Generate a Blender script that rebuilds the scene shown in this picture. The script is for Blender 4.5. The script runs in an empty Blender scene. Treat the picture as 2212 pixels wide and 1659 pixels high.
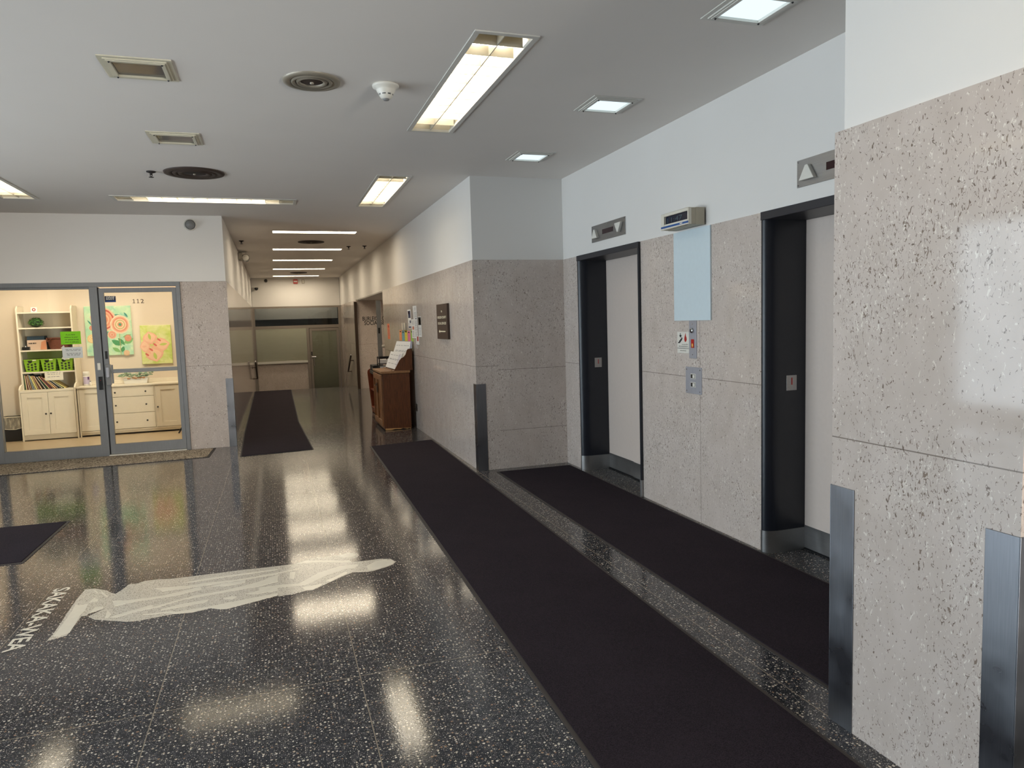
import bpy, bmesh, math, random
from mathutils import Vector, Matrix
from mathutils.geometry import tessellate_polygon
random.seed(7)
SC = bpy.context.scene
COL = SC.collection
PI = math.pi

# ------------------------------------------------------------------ colour / materials
def lin(r, g, b):
    def f(c):
        c /= 255.0
        return c / 12.92 if c <= 0.04045 else ((c + 0.055) / 1.055) ** 2.4
    return (f(r), f(g), f(b), 1.0)

class NT:
    """small helper around a material's node tree"""
    def __init__(s, name):
        s.m = bpy.data.materials.new(name); s.m.use_nodes = True
        s.t = s.m.node_tree; s.t.nodes.clear()
        s.out = s.n('ShaderNodeOutputMaterial')
    def n(s, kind, **kw):
        nd = s.t.nodes.new(kind)
        for k, v in kw.items(): setattr(nd, k, v)
        return nd
    def set(s, sock, v):
        if isinstance(v, bpy.types.NodeSocket): s.t.links.new(v, sock)
        else: sock.default_value = v
    def math(s, op, a, b=0.0, c=0.0, clamp=False):
        nd = s.n('ShaderNodeMath', operation=op, use_clamp=clamp)
        s.set(nd.inputs[0], a); s.set(nd.inputs[1], b); s.set(nd.inputs[2], c)
        return nd.outputs[0]
    def mix(s, f, a, b):
        nd = s.n('ShaderNodeMix', data_type='RGBA')
        s.set(nd.inputs[0], f); s.set(nd.inputs[6], a); s.set(nd.inputs[7], b)
        return nd.outputs[2]
    def pos(s, scale=(1, 1, 1), rot=(0, 0, 0), loc=(0, 0, 0)):
        tc = s.n('ShaderNodeTexCoord'); mp = s.n('ShaderNodeMapping')
        s.t.links.new(tc.outputs['Object'], mp.inputs[0])
        mp.inputs['Scale'].default_value = scale; mp.inputs['Rotation'].default_value = rot
        mp.inputs['Location'].default_value = loc
        return mp.outputs[0]
    def noise(s, vec, scale, detail=2.0, rough=0.5, dist=0.0):
        nd = s.n('ShaderNodeTexNoise'); s.set(nd.inputs['Vector'], vec)
        nd.inputs['Scale'].default_value = scale; nd.inputs['Detail'].default_value = detail
        nd.inputs['Roughness'].default_value = rough; nd.inputs['Distortion'].default_value = dist
        return nd.outputs[0]
    def ramp(s, f, a, b):
        """smoothstep-like 0..1 between a and b"""
        nd = s.n('ShaderNodeMapRange'); s.set(nd.inputs[0], f)
        nd.inputs[1].default_value = a; nd.inputs[2].default_value = b
        return nd.outputs[0]
    def bump(s, h, strength=0.2, dist=0.01):
        nd = s.n('ShaderNodeBump'); s.set(nd.inputs['Height'], h)
        nd.inputs['Strength'].default_value = strength; nd.inputs['Distance'].default_value = dist
        return nd.outputs[0]
    def bsdf(s, base, rough=0.5, metal=0.0, spec=None, normal=None, coat=0.0, **kw):
        b = s.n('ShaderNodeBsdfPrincipled')
        s.set(b.inputs['Base Color'], base); s.set(b.inputs['Roughness'], rough); s.set(b.inputs['Metallic'], metal)
        if spec is not None: s.set(b.inputs['Specular IOR Level'], spec)
        if normal is not None: s.set(b.inputs['Normal'], normal)
        for k, v in kw.items(): s.set(b.inputs[k], v)
        s.t.links.new(b.outputs[0], s.out.inputs[0])
        return s.m

def plain(name, rgb, rough=0.5, metal=0.0, spec=None):
    n = NT(name)
    v = n.noise(n.pos(), 35.0, 2)
    c = lin(*rgb); d = tuple(x * 0.93 for x in c[:3]) + (1,)
    return n.bsdf(n.mix(v, d, c), rough, metal, spec)

def emit(name, rgb, strength):
    n = NT(name); e = n.n('ShaderNodeEmission')
    e.inputs[0].default_value = tuple(rgb) + (1,); e.inputs[1].default_value = strength
    n.t.links.new(e.outputs[0], n.out.inputs[0]); return n.m

def stone(name, joints_z=(1.126,), joint_axis=None, joint_at=()):
    """polished buff shell stone with dark and pale upright flecks; thin slab joints"""
    n = NT(name)
    p = n.pos(scale=(1, 1, 0.5))
    warp = n.noise(n.pos(scale=(1, 1, 0.6)), 9.0, 2)
    patch = n.noise(n.pos(loc=(3, 1, 2)), 2.2, 3)
    base = n.mix(n.ramp(warp, 0.3, 0.7), lin(199, 187, 179), lin(189, 177, 168))
    base = n.mix(n.math('MULTIPLY', n.ramp(patch, 0.45, 0.7), 0.35), base, lin(208, 198, 191))
    dens = n.math('MULTIPLY', n.math('SUBTRACT', patch, 0.5), 0.35)
    f1 = n.noise(p, 60.0, 1.0, 0.5, 0.6)
    k1 = n.noise(n.pos(scale=(1, 1, 0.6), loc=(5, 8, 1)), 76.0, 1.0)
    c1 = n.math('LESS_THAN', n.math('ABSOLUTE', n.math('SUBTRACT', f1, 0.5)), 0.017)
    m1 = n.math('MULTIPLY', c1, n.ramp(n.math('ADD', k1, dens), 0.56, 0.58))
    base = n.mix(n.math('MULTIPLY', m1, 0.8), base, lin(96, 78, 65))
    f2 = n.noise(n.pos(scale=(1, 1, 0.5), loc=(7, 3, 5)), 92.0, 2.0, 0.5, 1.2)
    m2 = n.ramp(n.math('ADD', f2, dens), 0.672, 0.70)
    base = n.mix(n.math('MULTIPLY', m2, 0.75), base, lin(108, 89, 74))
    f5 = n.noise(n.pos(scale=(1, 1, 0.5), loc=(1, 13, 5)), 58.0, 1.0, 0.5, 0.6)
    c5 = n.math('LESS_THAN', n.math('ABSOLUTE', n.math('SUBTRACT', f5, 0.5)), 0.02)
    k5 = n.noise(n.pos(scale=(1, 1, 0.6), loc=(15, 2, 1)), 70.0, 1.0)
    base = n.mix(n.math('MULTIPLY', n.math('MULTIPLY', c5, n.ramp(n.math('ADD', k5, dens), 0.60, 0.62)), 0.75), base, lin(228, 222, 212))
    f3 = n.noise(n.pos(scale=(1, 1, 0.5), loc=(2, 9, 4)), 60.0, 2.0, 0.5, 1.2)
    m3 = n.ramp(f3, 0.685, 0.71)
    base = n.mix(n.math('MULTIPLY', m3, 0.75), base, lin(226, 219, 208))
    f4 = n.noise(n.pos(scale=(1, 1, 0.55), loc=(12, 4, 1)), 24.0, 1.0, 0.4, 0.8)
    m4 = n.ramp(f4, 0.785, 0.795)
    base = n.mix(n.math('MULTIPLY', m4, 0.8), base, lin(226, 220, 210))
    sp = n.n('ShaderNodeSeparateXYZ'); tc = n.n('ShaderNodeTexCoord')
    n.t.links.new(tc.outputs['Object'], sp.inputs[0])
    lines = None
    jl = [('Z', z) for z in joints_z] + [(joint_axis, a) for a in joint_at]
    for ax, v in jl:
        d = n.math('ABSOLUTE', n.math('SUBTRACT', sp.outputs[ax], v))
        l = n.math('LESS_THAN', d, 0.0022)
        lines = l if lines is None else n.math('MAXIMUM', lines, l)
    if lines is not None:
        base = n.mix(n.math('MULTIPLY', lines, 0.7), base, lin(92, 80, 70))
    # grime just above the floor
    return n.bsdf(base, 0.07, 0.0, 0.36)

def terrazzo(name):
    n = NT(name)
    p = n.pos()
    def chips(scale, loc, lo, hi):
        v = n.n('ShaderNodeTexVoronoi', voronoi_dimensions='2D', feature='F1')
        n.set(v.inputs['Vector'], n.pos(loc=loc)); v.inputs['Scale'].default_value = scale
        v.inputs['Randomness'].default_value = 1.0
        sep = n.n('ShaderNodeSeparateColor'); n.t.links.new(v.outputs['Color'], sep.inputs[0])
        r = n.math('MULTIPLY_ADD', n.math('POWER', sep.outputs[0], 2.2), hi - lo, lo)
        wob = n.math('MULTIPLY_ADD', n.noise(p, scale * 2.3, 1), 0.5, 0.75)
        m = n.math('LESS_THAN', n.math('MULTIPLY', v.outputs['Distance'], wob), r)
        return m, sep.outputs[1]
    m1, c1 = chips(64.0, (0, 0, 0), 0.0, 0.34)
    m2, c2 = chips(150.0, (5.3, 2.1, 0), 0.0, 0.33)
    base = n.mix(n.noise(p, 30, 3), lin(36, 38, 43), lin(51, 53, 59))
    v3 = n.n('ShaderNodeTexVoronoi', voronoi_dimensions='2D'); n.set(v3.inputs['Vector'], p); v3.inputs['Scale'].default_value = 60
    g = n.n('ShaderNodeSeparateColor'); n.t.links.new(v3.outputs['Color'], g.inputs[0])
    base = n.mix(n.math('MULTIPLY', n.math('GREATER_THAN', g.outputs[2], 0.72), 0.5), base, lin(74, 72, 76))
    col = n.mix(c1, lin(176, 160, 140), lin(226, 220, 208))
    col = n.mix(n.math('GREATER_THAN', c1, 0.82), col, lin(150, 122, 100))
    base = n.mix(n.math('MULTIPLY', m2, 0.75), base, n.mix(c2, lin(150, 144, 138), lin(214, 208, 198)))
    base = n.mix(m1, base, col)
    sp = n.n('ShaderNodeSeparateXYZ'); tc = n.n('ShaderNodeTexCoord')
    n.t.links.new(tc.outputs['Object'], sp.inputs[0])
    def grid(sock, off, step):
        a = n.math('FRACT', n.math('DIVIDE', n.math('SUBTRACT', sock, off), step))
        d = n.math('MULTIPLY', n.math('MINIMUM', a, n.math('SUBTRACT', 1.0, a)), step)
        return n.math('LESS_THAN', d, 0.0022)
    ln = n.math('MAXIMUM', grid(sp.outputs[1], 3.222, 1.487), grid(sp.outputs[0], -0.57, 0.857))
    base = n.mix(n.math('MULTIPLY', ln, 0.8), base, lin(150, 138, 122))
    h = n.noise(p, 120, 2)
    h2 = n.noise(n.pos(loc=(4, 4, 0)), 6, 2)
    nrm = n.bump(n.math('MULTIPLY_ADD', h2, 0.7, h), 0.07, 0.0020)
    return n.bsdf(base, 0.085, 0.0, 0.5, nrm)

def inlay(name, speck):
    n = NT(name); p = n.pos()
    base = n.mix(n.noise(p, 25, 2), lin(222, 214, 196), lin(232, 225, 208))
    if speck:
        v = n.n('ShaderNodeTexVoronoi', voronoi_dimensions='2D'); n.set(v.inputs['Vector'], p); v.inputs['Scale'].default_value = 95
        s = n.n('ShaderNodeSeparateColor'); n.t.links.new(v.outputs['Color'], s.inputs[0])
        m = n.math('LESS_THAN', v.outputs['Distance'], n.math('MULTIPLY', s.outputs[0], 0.42))
        base = n.mix(n.noise(p, 40, 2), lin(204, 195, 180), lin(214, 206, 190))
        base = n.mix(n.math('MULTIPLY', m, 0.62), base, lin(112, 100, 88))
    return n.bsdf(base, 0.16, 0, 0.5)

def carpet(name, a, b, scale=260, strength=0.6):
    n = NT(name); p = n.pos()
    f = n.noise(p, scale, 2); g = n.noise(p, 3.0, 3)
    c = n.mix(n.ramp(f, 0.35, 0.65), lin(*a), lin(*b))
    c = n.mix(n.math('MULTIPLY', n.ramp(g, 0.4, 0.7), 0.25), c, lin(*b))
    return n.bsdf(c, 0.95, 0, 0.1, n.bump(f, strength, 0.004))

def plaster(name, a, b):
    n = NT(name); p = n.pos()
    c = n.mix(n.noise(p, 1.6, 3), lin(*a), lin(*b))
    return n.bsdf(c, 0.62, 0, 0.35, n.bump(n.noise(p, 180, 2), 0.06, 0.002))

def brushed(name, rgb, rough=0.32, axis='z', metal=1.0):
    n = NT(name)
    sc = {'z': (60, 60, 1.5), 'x': (1.5, 60, 60), 'y': (60, 1.5, 60)}[axis]
    f = n.noise(n.pos(scale=sc), 6, 3)
    c = lin(*rgb); d = tuple(x * 0.72 for x in c[:3]) + (1,)
    blot = n.ramp(n.noise(n.pos(), 5, 3), 0.35, 0.75)
    return n.bsdf(n.mix(f, d, c), n.math('MULTIPLY_ADD', blot, 0.18, rough), metal, None, n.bump(f, 0.05, 0.001))

def wood(name, a, b, axis='z', rough=0.38):
    n = NT(name)
    sc = {'z': (14, 14, 1.6), 'x': (1.6, 14, 14), 'y': (14, 1.6, 14)}[axis]
    f = n.noise(n.pos(scale=sc), 3.2, 4, 0.6, 1.4)
    g = n.noise(n.pos(scale=tuple(3 * x for x in sc)), 6, 2)
    v = n.math('MULTIPLY_ADD', g, 0.3, n.math('MULTIPLY', f, 0.8))
    return n.bsdf(n.mix(n.ramp(v, 0.3, 0.75), lin(*a), lin(*b)), rough, 0, 0.5, n.bump(f, 0.1, 0.002))

def glass(name, tint=(1, 1, 1), keep=1.0):
    n = NT(name)
    tr = n.n('ShaderNodeBsdfTransparent'); tr.inputs[0].default_value = tuple(t * keep for t in tint) + (1,)
    gl = n.n('ShaderNodeBsdfGlossy'); gl.inputs['Roughness'].default_value = 0.01
    fr = n.n('ShaderNodeFresnel'); fr.inputs[0].default_value = 1.45
    mx = n.n('ShaderNodeMixShader')
    n.t.links.new(fr.outputs[0], mx.inputs[0]); n.t.links.new(tr.outputs[0], mx.inputs[1]); n.t.links.new(gl.outputs[0], mx.inputs[2])
    n.t.links.new(mx.outputs[0], n.out.inputs[0]); return n.m

M = {}
M['paint'] = plaster('wall_paint', (228, 225, 221), (223, 219, 214))
M['ceil'] = plaster('ceiling_paint', (236, 230, 224), (230, 224, 218))
M['beige'] = plaster('office_paint', (226, 212, 192), (221, 206, 186))
M['stone'] = stone('shell_stone')
M['stone_lift'] = stone('shell_stone_lift_wall', (1.126,), 'Y', (4.688,))
M['stone_return'] = stone('shell_stone_return', (0.42, 1.08))
M['terrazzo'] = terrazzo('dark_terrazzo')
M['inlay'] = inlay('cream_inlay', False)
M['inlay_speck'] = inlay('speckled_cream_inlay', True)
M['carpet'] = carpet('charcoal_carpet', (28, 24, 29), (52, 45, 52))
M['rubber'] = plain('mat_rubber', (58, 52, 50), 0.7)
M['rubber_dark'] = plain('dark_mat_rubber', (30, 28, 29), 0.7)
M['loop'] = carpet('loop_pile', (60, 50, 42), (200, 184, 162), 60, 1.0)
M['steel'] = brushed('brushed_steel', (186, 186, 194), 0.40, 'z', 0.45)
M['steel_guard'] = brushed('guard_steel', (150, 152, 158), 0.27)
M['steel_h'] = brushed('brushed_steel_level', (176, 174, 172), 0.34, 'y')
M['alu'] = brushed('aluminium_frame', (140, 141, 143), 0.42, 'z', 0.55)
M['alu_h'] = brushed('aluminium_rail', (160, 160, 158), 0.40, 'x', 0.55)
M['alu_warm'] = brushed('aluminium_frame_warm', (158, 148, 138), 0.36, 'z', 0.6)
M['chrome'] = plain('chrome', (200, 200, 200), 0.15, 1.0)
M['bronze'] = plain('bronze_trim', (74, 60, 50), 0.4, 0.6)
M['jamb'] = plain('lift_frame_charcoal', (26, 28, 36), 0.33)
M['jamb_head'] = plain('lift_header_charcoal', (40, 40, 46), 0.4)
M['liftdoor'] = plain('lift_door_cream', (214, 200, 190), 0.42)
M['white'] = plain('white_lacquer', (236, 226, 206), 0.4)
M['white_in'] = plain('white_lacquer_inside', (226, 214, 192), 0.5)
M['paper'] = plain('white_paper', (238, 238, 236), 0.7)
M['paper2'] = plain('cream_paper', (230, 224, 208), 0.7)
M['ink'] = plain('black_ink', (24, 22, 22), 0.6)
M['inkgrey'] = plain('grey_ink', (128, 128, 132), 0.6)
M['inkbrown'] = plain('brown_vinyl', (84, 66, 50), 0.5)
M['black'] = plain('black_plastic', (20, 20, 22), 0.4)
M['grey'] = plain('grey_plastic', (128, 128, 128), 0.4)
M['offwhite'] = plain('offwhite_plastic', (224, 220, 210), 0.4)
M['red'] = plain('red_plastic', (178, 34, 26), 0.4)
M['darkred'] = plain('dark_red_lens', (44, 14, 20), 0.15)
M['clearpl'] = glass('clear_lens', (1, 1, 1), 0.85)
M['glass'] = glass('pane_glass', (0.97, 0.985, 0.975))
M['glass_dark'] = glass('dim_pane_glass', (0.92, 0.92, 0.88))
M['board'] = plain('pale_blue_board', (208, 222, 228), 0.45)
M['clockcase'] = plain('clock_case_beige', (176, 166, 146), 0.5)
M['clockface'] = plain('clock_bezel_cream', (222, 216, 202), 0.45)
M['clockblue'] = plain('clock_blue_band', (20, 78, 146), 0.4)
M['lcd'] = plain('clock_display', (14, 24, 48), 0.15)
M['lcdseg'] = plain('clock_segments', (64, 84, 92), 0.3)
M['frame_white'] = plain('light_frame_enamel', (216, 213, 205), 0.35)
M['frame_cream'] = plain('light_frame_cream', (206, 200, 180), 0.4)
M['louver'] = plain('white_louver', (186, 180, 164), 0.35)
M['lens_off'] = plain('unlit_lens', (84, 78, 74), 0.12)
M['vent_grey'] = plain('vent_metal', (152, 144, 130), 0.42, 0.3)
M['vent_dark'] = plain('sooty_vent', (62, 50, 44), 0.6)
M['vent_black'] = plain('vent_throat', (34, 28, 26), 0.7)
M['oak'] = wood('dark_oak', (62, 33, 16), (112, 66, 36))
M['oak_lt'] = wood('oak_front', (100, 62, 33), (152, 104, 64))
M['oak_top'] = wood('oak_top', (116, 80, 50), (164, 122, 82), 'y')
M['cherry'] = wood('cherry_board', (96, 44, 26), (140, 72, 44))
M['sign'] = plain('brown_sign', (66, 48, 38), 0.5)
M['cream'] = plain('cream_vinyl', (238, 228, 200), 0.5)
M['tile'] = None
n = NT('office_vinyl'); p = n.pos()
M['vinyl'] = n.bsdf(n.mix(n.noise(p, 6, 4, 0.6), lin(176, 156, 126), lin(190, 170, 140)), 0.3, 0, 0.5)
M['blind'] = None
def blind(name, sc, a, b, f):
    n = NT(name); c = n.mix(n.noise(n.pos(scale=(1, 1, sc)), 4, 3), lin(*a), lin(*b))
    df = n.n('ShaderNodeBsdfDiffuse'); tl = n.n('ShaderNodeBsdfTranslucent'); mx = n.n('ShaderNodeMixShader'); mx.inputs[0].default_value = f
    n.set(df.inputs[0], c); n.set(tl.inputs[0], c)
    n.t.links.new(df.outputs[0], mx.inputs[1]); n.t.links.new(tl.outputs[0], mx.inputs[2]); n.t.links.new(mx.outputs[0], n.out.inputs[0])
    return n.m
M['blind'] = blind('roller_blind', 8, (206, 201, 184), (216, 211, 196), .5)
M['blind_dk'] = blind('door_blind', 14, (172, 169, 154), (188, 185, 170), .5)
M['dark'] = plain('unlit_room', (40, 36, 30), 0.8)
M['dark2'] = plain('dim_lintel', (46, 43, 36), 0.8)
M['fluor'] = emit('fluorescent_tube', (1.0, 0.90, 0.73), 18.0)
M['fluor_c'] = emit('corridor_tube', (1.0, 0.86, 0.64), 23.0)
M['cool'] = emit('cool_lens', (0.76, 0.93, 1.0), 1.05)
M['office_lamp'] = emit('office_lamp', (1.0, 0.87, 0.68), 15.0)
M['recess_fill'] = emit('recess_fill', (1.0, 0.86, 0.66), 140.0)  # glow of the light added to brighten the recess
M['far_fill'] = emit('far_room_fill', (1.0, 0.95, 0.86), 58.0)  # glow of the panel added behind the end wall blinds
def thin_paper(name, rgb):
    n = NT(name); c = lin(*rgb); df = n.n('ShaderNodeBsdfDiffuse'); tl = n.n('ShaderNodeBsdfTranslucent'); mx = n.n('ShaderNodeMixShader'); mx.inputs[0].default_value = .5
    cc = n.mix(n.noise(n.pos(), 30, 2), c, tuple(x * .96 for x in c[:3]) + (1,)); n.set(df.inputs[0], cc); n.set(tl.inputs[0], cc)
    n.t.links.new(df.outputs[0], mx.inputs[1]); n.t.links.new(tl.outputs[0], mx.inputs[2]); n.t.links.new(mx.outputs[0], n.out.inputs[0]); return n.m
M['green_paper'] = thin_paper('green_paper', (172, 240, 74)); M['blue_paper'] = thin_paper('bluish_paper', (246, 250, 250))
COLS = {}
def C(r, g, b, rough=0.55):
    k = (r, g, b, rough)
    if k not in COLS: COLS[k] = plain('colour_%02x%02x%02x' % (r, g, b), (r, g, b), rough)
    return COLS[k]

# ------------------------------------------------------------------ mesh building
class MB:
    def __init__(s): s.v = []; s.f = []; s.mi = []; s.mats = []; s.cur = 0; s.sm = []; s.smooth = False
    def use(s, m):
        if m not in s.mats: s.mats.append(m)
        s.cur = s.mats.index(m); return s
    def add(s, vs, fs, smooth=None):
        o = len(s.v); s.v += [tuple(x) for x in vs]
        for f in fs:
            s.f.append(tuple(o + i for i in f)); s.mi.append(s.cur); s.sm.append(s.smooth if smooth is None else smooth)
        return s
    def box(s, x0, x1, y0, y1, z0, z1):
        x0, x1 = sorted((x0, x1)); y0, y1 = sorted((y0, y1)); z0, z1 = sorted((z0, z1))
        vs = [(x, y, z) for z in (z0, z1) for y in (y0, y1) for x in (x0, x1)]
        return s.add(vs, [(0, 2, 3, 1), (4, 5, 7, 6), (0, 1, 5, 4), (2, 6, 7, 3), (0, 4, 6, 2), (1, 3, 7, 5)])
    def quad(s, a, b, c, d): return s.add([a, b, c, d], [(0, 1, 2, 3)])
    def tube(s, p0, p1, r0, r1=None, seg=14, caps=True):
        p0 = Vector(p0); p1 = Vector(p1); r1 = r0 if r1 is None else r1
        d = (p1 - p0).normalized(); u = d.orthogonal().normalized(); w = d.cross(u)
        vs = []
        for p, r in ((p0, r0), (p1, r1)):
            vs += [p + r * (math.cos(2 * PI * i / seg) * u + math.sin(2 * PI * i / seg) * w) for i in range(seg)]
        fs = [(i, (i + 1) % seg, seg + (i + 1) % seg, seg + i) for i in range(seg)]
        s.add(vs, fs, True)
        if caps: s.add(vs, [tuple(range(seg))[::-1], tuple(range(seg, 2 * seg))], False)
        return s
    def path(s, pts, r, seg=10):
        for a, b in zip(pts, pts[1:]): s.tube(a, b, r, seg=seg)
        return s
    def lathe(s, prof, c, axis='z', seg=32, smooth=True):
        """prof: (radius, height along axis)"""
        c = Vector(c); vs = []
        for r, h in prof:
            for i in range(seg):
                a = 2 * PI * i / seg; q = (r * math.cos(a), r * math.sin(a), h)
                if axis == 'x': q = (h, q[0], q[1])
                elif axis == 'y': q = (q[0], h, q[1])
                vs.append(c + Vector(q))
        fs = []
        for k in range(len(prof) - 1):
            for i in range(seg):
                j = (i + 1) % seg
                fs.append((k * seg + i, k * seg + j, (k + 1) * seg + j, (k + 1) * seg + i))
        return s.add(vs, fs, smooth)
    def prism(s, poly, axis, a0, a1):
        """closed polygon (2-D, may be concave) extruded along axis from a0 to a1; 2-D order: x->(y,z), y->(x,z), z->(x,y)"""
        def p3(q, a):
            return {'x': (a, q[0], q[1]), 'y': (q[0], a, q[1]), 'z': (q[0], q[1], a)}[axis]
        k = len(poly)
        vs = [p3(q, a0) for q in poly] + [p3(q, a1) for q in poly]
        tri = tessellate_polygon([[Vector((q[0], q[1], 0)) for q in poly]])
        fs = [tuple(t) for t in tri] + [tuple(k + i for i in t)[::-1] for t in tri]
        fs += [(i, (i + 1) % k, k + (i + 1) % k, k + i) for i in range(k)]
        return s.add(vs, fs)
    def plate(s, x0, x1, y0, y1, z0, z1, holes):
        """horizontal slab with rectangular holes (x0,x1,y0,y1)"""
        xs = sorted({x0, x1} | {h[0] for h in holes} | {h[1] for h in holes})
        ys = sorted({y0, y1} | {h[2] for h in holes} | {h[3] for h in holes})
        for i in range(len(xs) - 1):
            run = None
            for j in range(len(ys)):
                solid = False
                if j < len(ys) - 1:
                    cx, cy = (xs[i] + xs[i + 1]) / 2, (ys[j] + ys[j + 1]) / 2
                    solid = not any(h[0] < cx < h[1] and h[2] < cy < h[3] for h in holes)
                if solid and run is None: run = ys[j]
                if not solid and run is not None:
                    s.box(xs[i], xs[i + 1], run, ys[j], z0, z1); run = None
        return s
    def ball(s, c, r, sx=1, sy=1, sz=1, seg=14, rings=8):
        prof = [(max(1e-4, r * math.sin(PI * k / rings)), -r * math.cos(PI * k / rings)) for k in range(rings + 1)]
        o = len(s.v); s.lathe(prof, (0, 0, 0), 'z', seg)
        for i in range(o, len(s.v)):
            v = s.v[i]; s.v[i] = (c[0] + v[0] * sx, c[1] + v[1] * sy, c[2] + v[2] * sz)
        return s
    def text(s, body, origin, right, up, height, width=None, bold=0.0, align='LEFT', thick=0.0):
        cu = bpy.data.curves.new('t', 'FONT'); cu.body = body; cu.size = 1.0; cu.offset = bold
        cu.resolution_u = 3
        ob = bpy.data.objects.new('t', cu); COL.objects.link(ob)
        dg = bpy.context.evaluated_depsgraph_get(); dg.update()
        me = bpy.data.meshes.new_from_object(ob.evaluated_get(dg))
        bpy.data.objects.remove(ob); bpy.data.curves.remove(cu)
        xs = [v.co.x for v in me.vertices]; ys = [v.co.y for v in me.vertices]
        if not xs: return s
        cap = 0.70
        k = height / cap; x0 = min(xs); wx = (max(xs) - x0)
        kx = k if width is None else width / wx
        W = wx * kx; off = {'LEFT': 0, 'CENTER': -W / 2, 'RIGHT': -W}[align]
        o = Vector(origin); R_ = Vector(right).normalized(); U = Vector(up).normalized(); N = R_.cross(U)
        vs = [o + R_ * (off + (v.co.x - x0) * kx) + U * (v.co.y * k) + N * thick for v in me.vertices]
        fs = [tuple(p.vertices) for p in me.polygons]
        s.add(vs, fs, False); bpy.data.meshes.remove(me)
        return s
    def rows(s, o, right, up, w, ys, h, n=0.0008, gaps=3, seed=0):
        """illegible printed lines: thin ink dashes; o = lower-left corner, ys = heights"""
        rnd = random.Random(seed); o = Vector(o); R_ = Vector(right).normalized(); U = Vector(up).normalized(); N = R_.cross(U)
        for y in ys:
            x = rnd.uniform(0.06, 0.16) * w
            while x < w * 0.88:
                l = rnd.uniform(0.08, 0.22) * w; e = min(x + l, w * 0.92)
                a = o + R_ * x + U * y + N * n
                s.quad(a, a + R_ * (e - x), a + R_ * (e - x) + U * h, a + U * h)
                x = e + rnd.uniform(0.03, 0.07) * w
        return s
    def build(s, name, mat=None, parent=None, bevel=0.0, seg=2):
        off = parent.location.copy() if (parent is not None and parent.parent is None) else Vector((0, 0, 0))
        if parent is not None and parent.parent is not None: off = parent.parent.location.copy()
        me = bpy.data.meshes.new(name)
        me.from_pydata([Vector(v) - off for v in s.v], [], s.f)
        mats = s.mats if s.mats else [mat]
        for m in mats: me.materials.append(m)
        for p, i, k in zip(me.polygons, s.mi, s.sm):
            p.material_index = i if s.mats else 0; p.use_smooth = k
        bm = bmesh.new(); bm.from_mesh(me)
        if bevel > 0: bmesh.ops.remove_doubles(bm, verts=bm.verts, dist=1e-6)
        bmesh.ops.recalc_face_normals(bm, faces=bm.faces)
        if bevel > 0:
            es = [e for e in bm.edges if len(e.link_faces) == 2 and e.calc_face_angle(0) > 0.6]
            bmesh.ops.bevel(bm, geom=es, offset=bevel, segments=seg, affect='EDGES', profile=0.5, clamp_overlap=True)
        bm.to_mesh(me); bm.free()
        o = bpy.data.objects.new(name, me); COL.objects.link(o)
        if parent is not None: o.parent = parent
        return o

def tag(o, label=None, cat=None, group=None, kind=None):
    if label: o['label'] = label
    if cat: o['category'] = cat
    if group: o['group'] = group
    if kind: o['kind'] = kind
    return o
def thing(name, label, cat, loc=(0, 0, 0), group=None):
    o = bpy.data.objects.new(name, None); COL.objects.link(o); o.location = loc
    o.empty_display_size = 0.1
    return tag(o, label, cat, group)
def struct(o): o['kind'] = 'structure'; return o
def sroot(name, loc=(0, 0, 0)):
    o = bpy.data.objects.new(name, None); COL.objects.link(o); o.location = loc; return struct(o)
def dup(root, loc, label, group=None):
    r = root.copy(); COL.objects.link(r); r.location = loc; r['label'] = label
    if group: r['group'] = group
    for ch in list(root.children):
        c = ch.copy(); COL.objects.link(c); c.parent = r
        for g in ch.children:
            d = g.copy(); COL.objects.link(d); d.parent = c
    return r

# ------------------------------------------------------------------ dimensions (metres; camera stands over the origin)
ZC, ZS = 3.12, 2.252                      # ceiling, top of the stone
XE, XR, XL, XK = 3.053, 2.02, -0.5675, 1.998
YS, YR, YB = 10.452, 7.334, 23.03
YST = 19.33                               # top step
ZL = -0.56                                # lower landing
X0, YN = -5.6, -3.6                       # unseen side of the lobby

# troffers / strips / downlights in the ceiling (holes)
TROF = {'near': (1.09, 1.445, 3.725, 5.735), 'far': (1.09, 1.445, 7.455, 9.43), 'left_far': (-2.765, -2.41, 7.40, 9.385),
        'left_near': (-2.765, -2.41, 3.70, 5.69), 'behind': (1.09, 1.445, 0.0, 2.0), 'behind_left': (-2.765, -2.41, 0.0, 2.0)}
CROSS = (-1.64, 0.345, 9.035, 9.39)
STRIPY = (12.07, 14.72, 17.07, 19.60, 22.22)
STRIPX = (0.055, 1.39)
SQ = {'d0': (2.175, 2.535, 2.945, 3.305), 'd1': (2.175, 2.535, 4.585, 4.945), 'd2': (2.175, 2.535, 6.205, 6.565),
      'u1': (-0.835, -0.465, 4.545, 4.905), 'u2': (-0.835, -0.465, 6.145, 6.505)}
holes = list(TROF.values()) + [CROSS] + list(SQ.values()) + [(STRIPX[0], STRIPX[1], y - 0.135, y + 0.135) for y in STRIPY]

# ------------------------------------------------------------------ shell
b = MB(); b.box(X0 - .2, 3.6, YN - .2, YS + .02, -.15, 0); b.box(XL - .02, 3.6, YS + .02, YST, -.15, 0)
struct(b.build('floor', M['terrazzo']))
b = MB()
for k in range(1, 4): b.box(XL, XR, YST + (k - 1) * .3, YST + k * .3, -.75, -.14 * k)
b.box(XL - .02, XR + .02, YST + .9, YB + .6, -.75, ZL)
struct(b.build('floor_landing', M['terrazzo']))
b = MB(); b.plate(X0 - .2, XE + .3, YN - .2, YB + .3, ZC, ZC + .06, holes)
struct(b.build('ceiling', M['ceil']))

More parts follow.
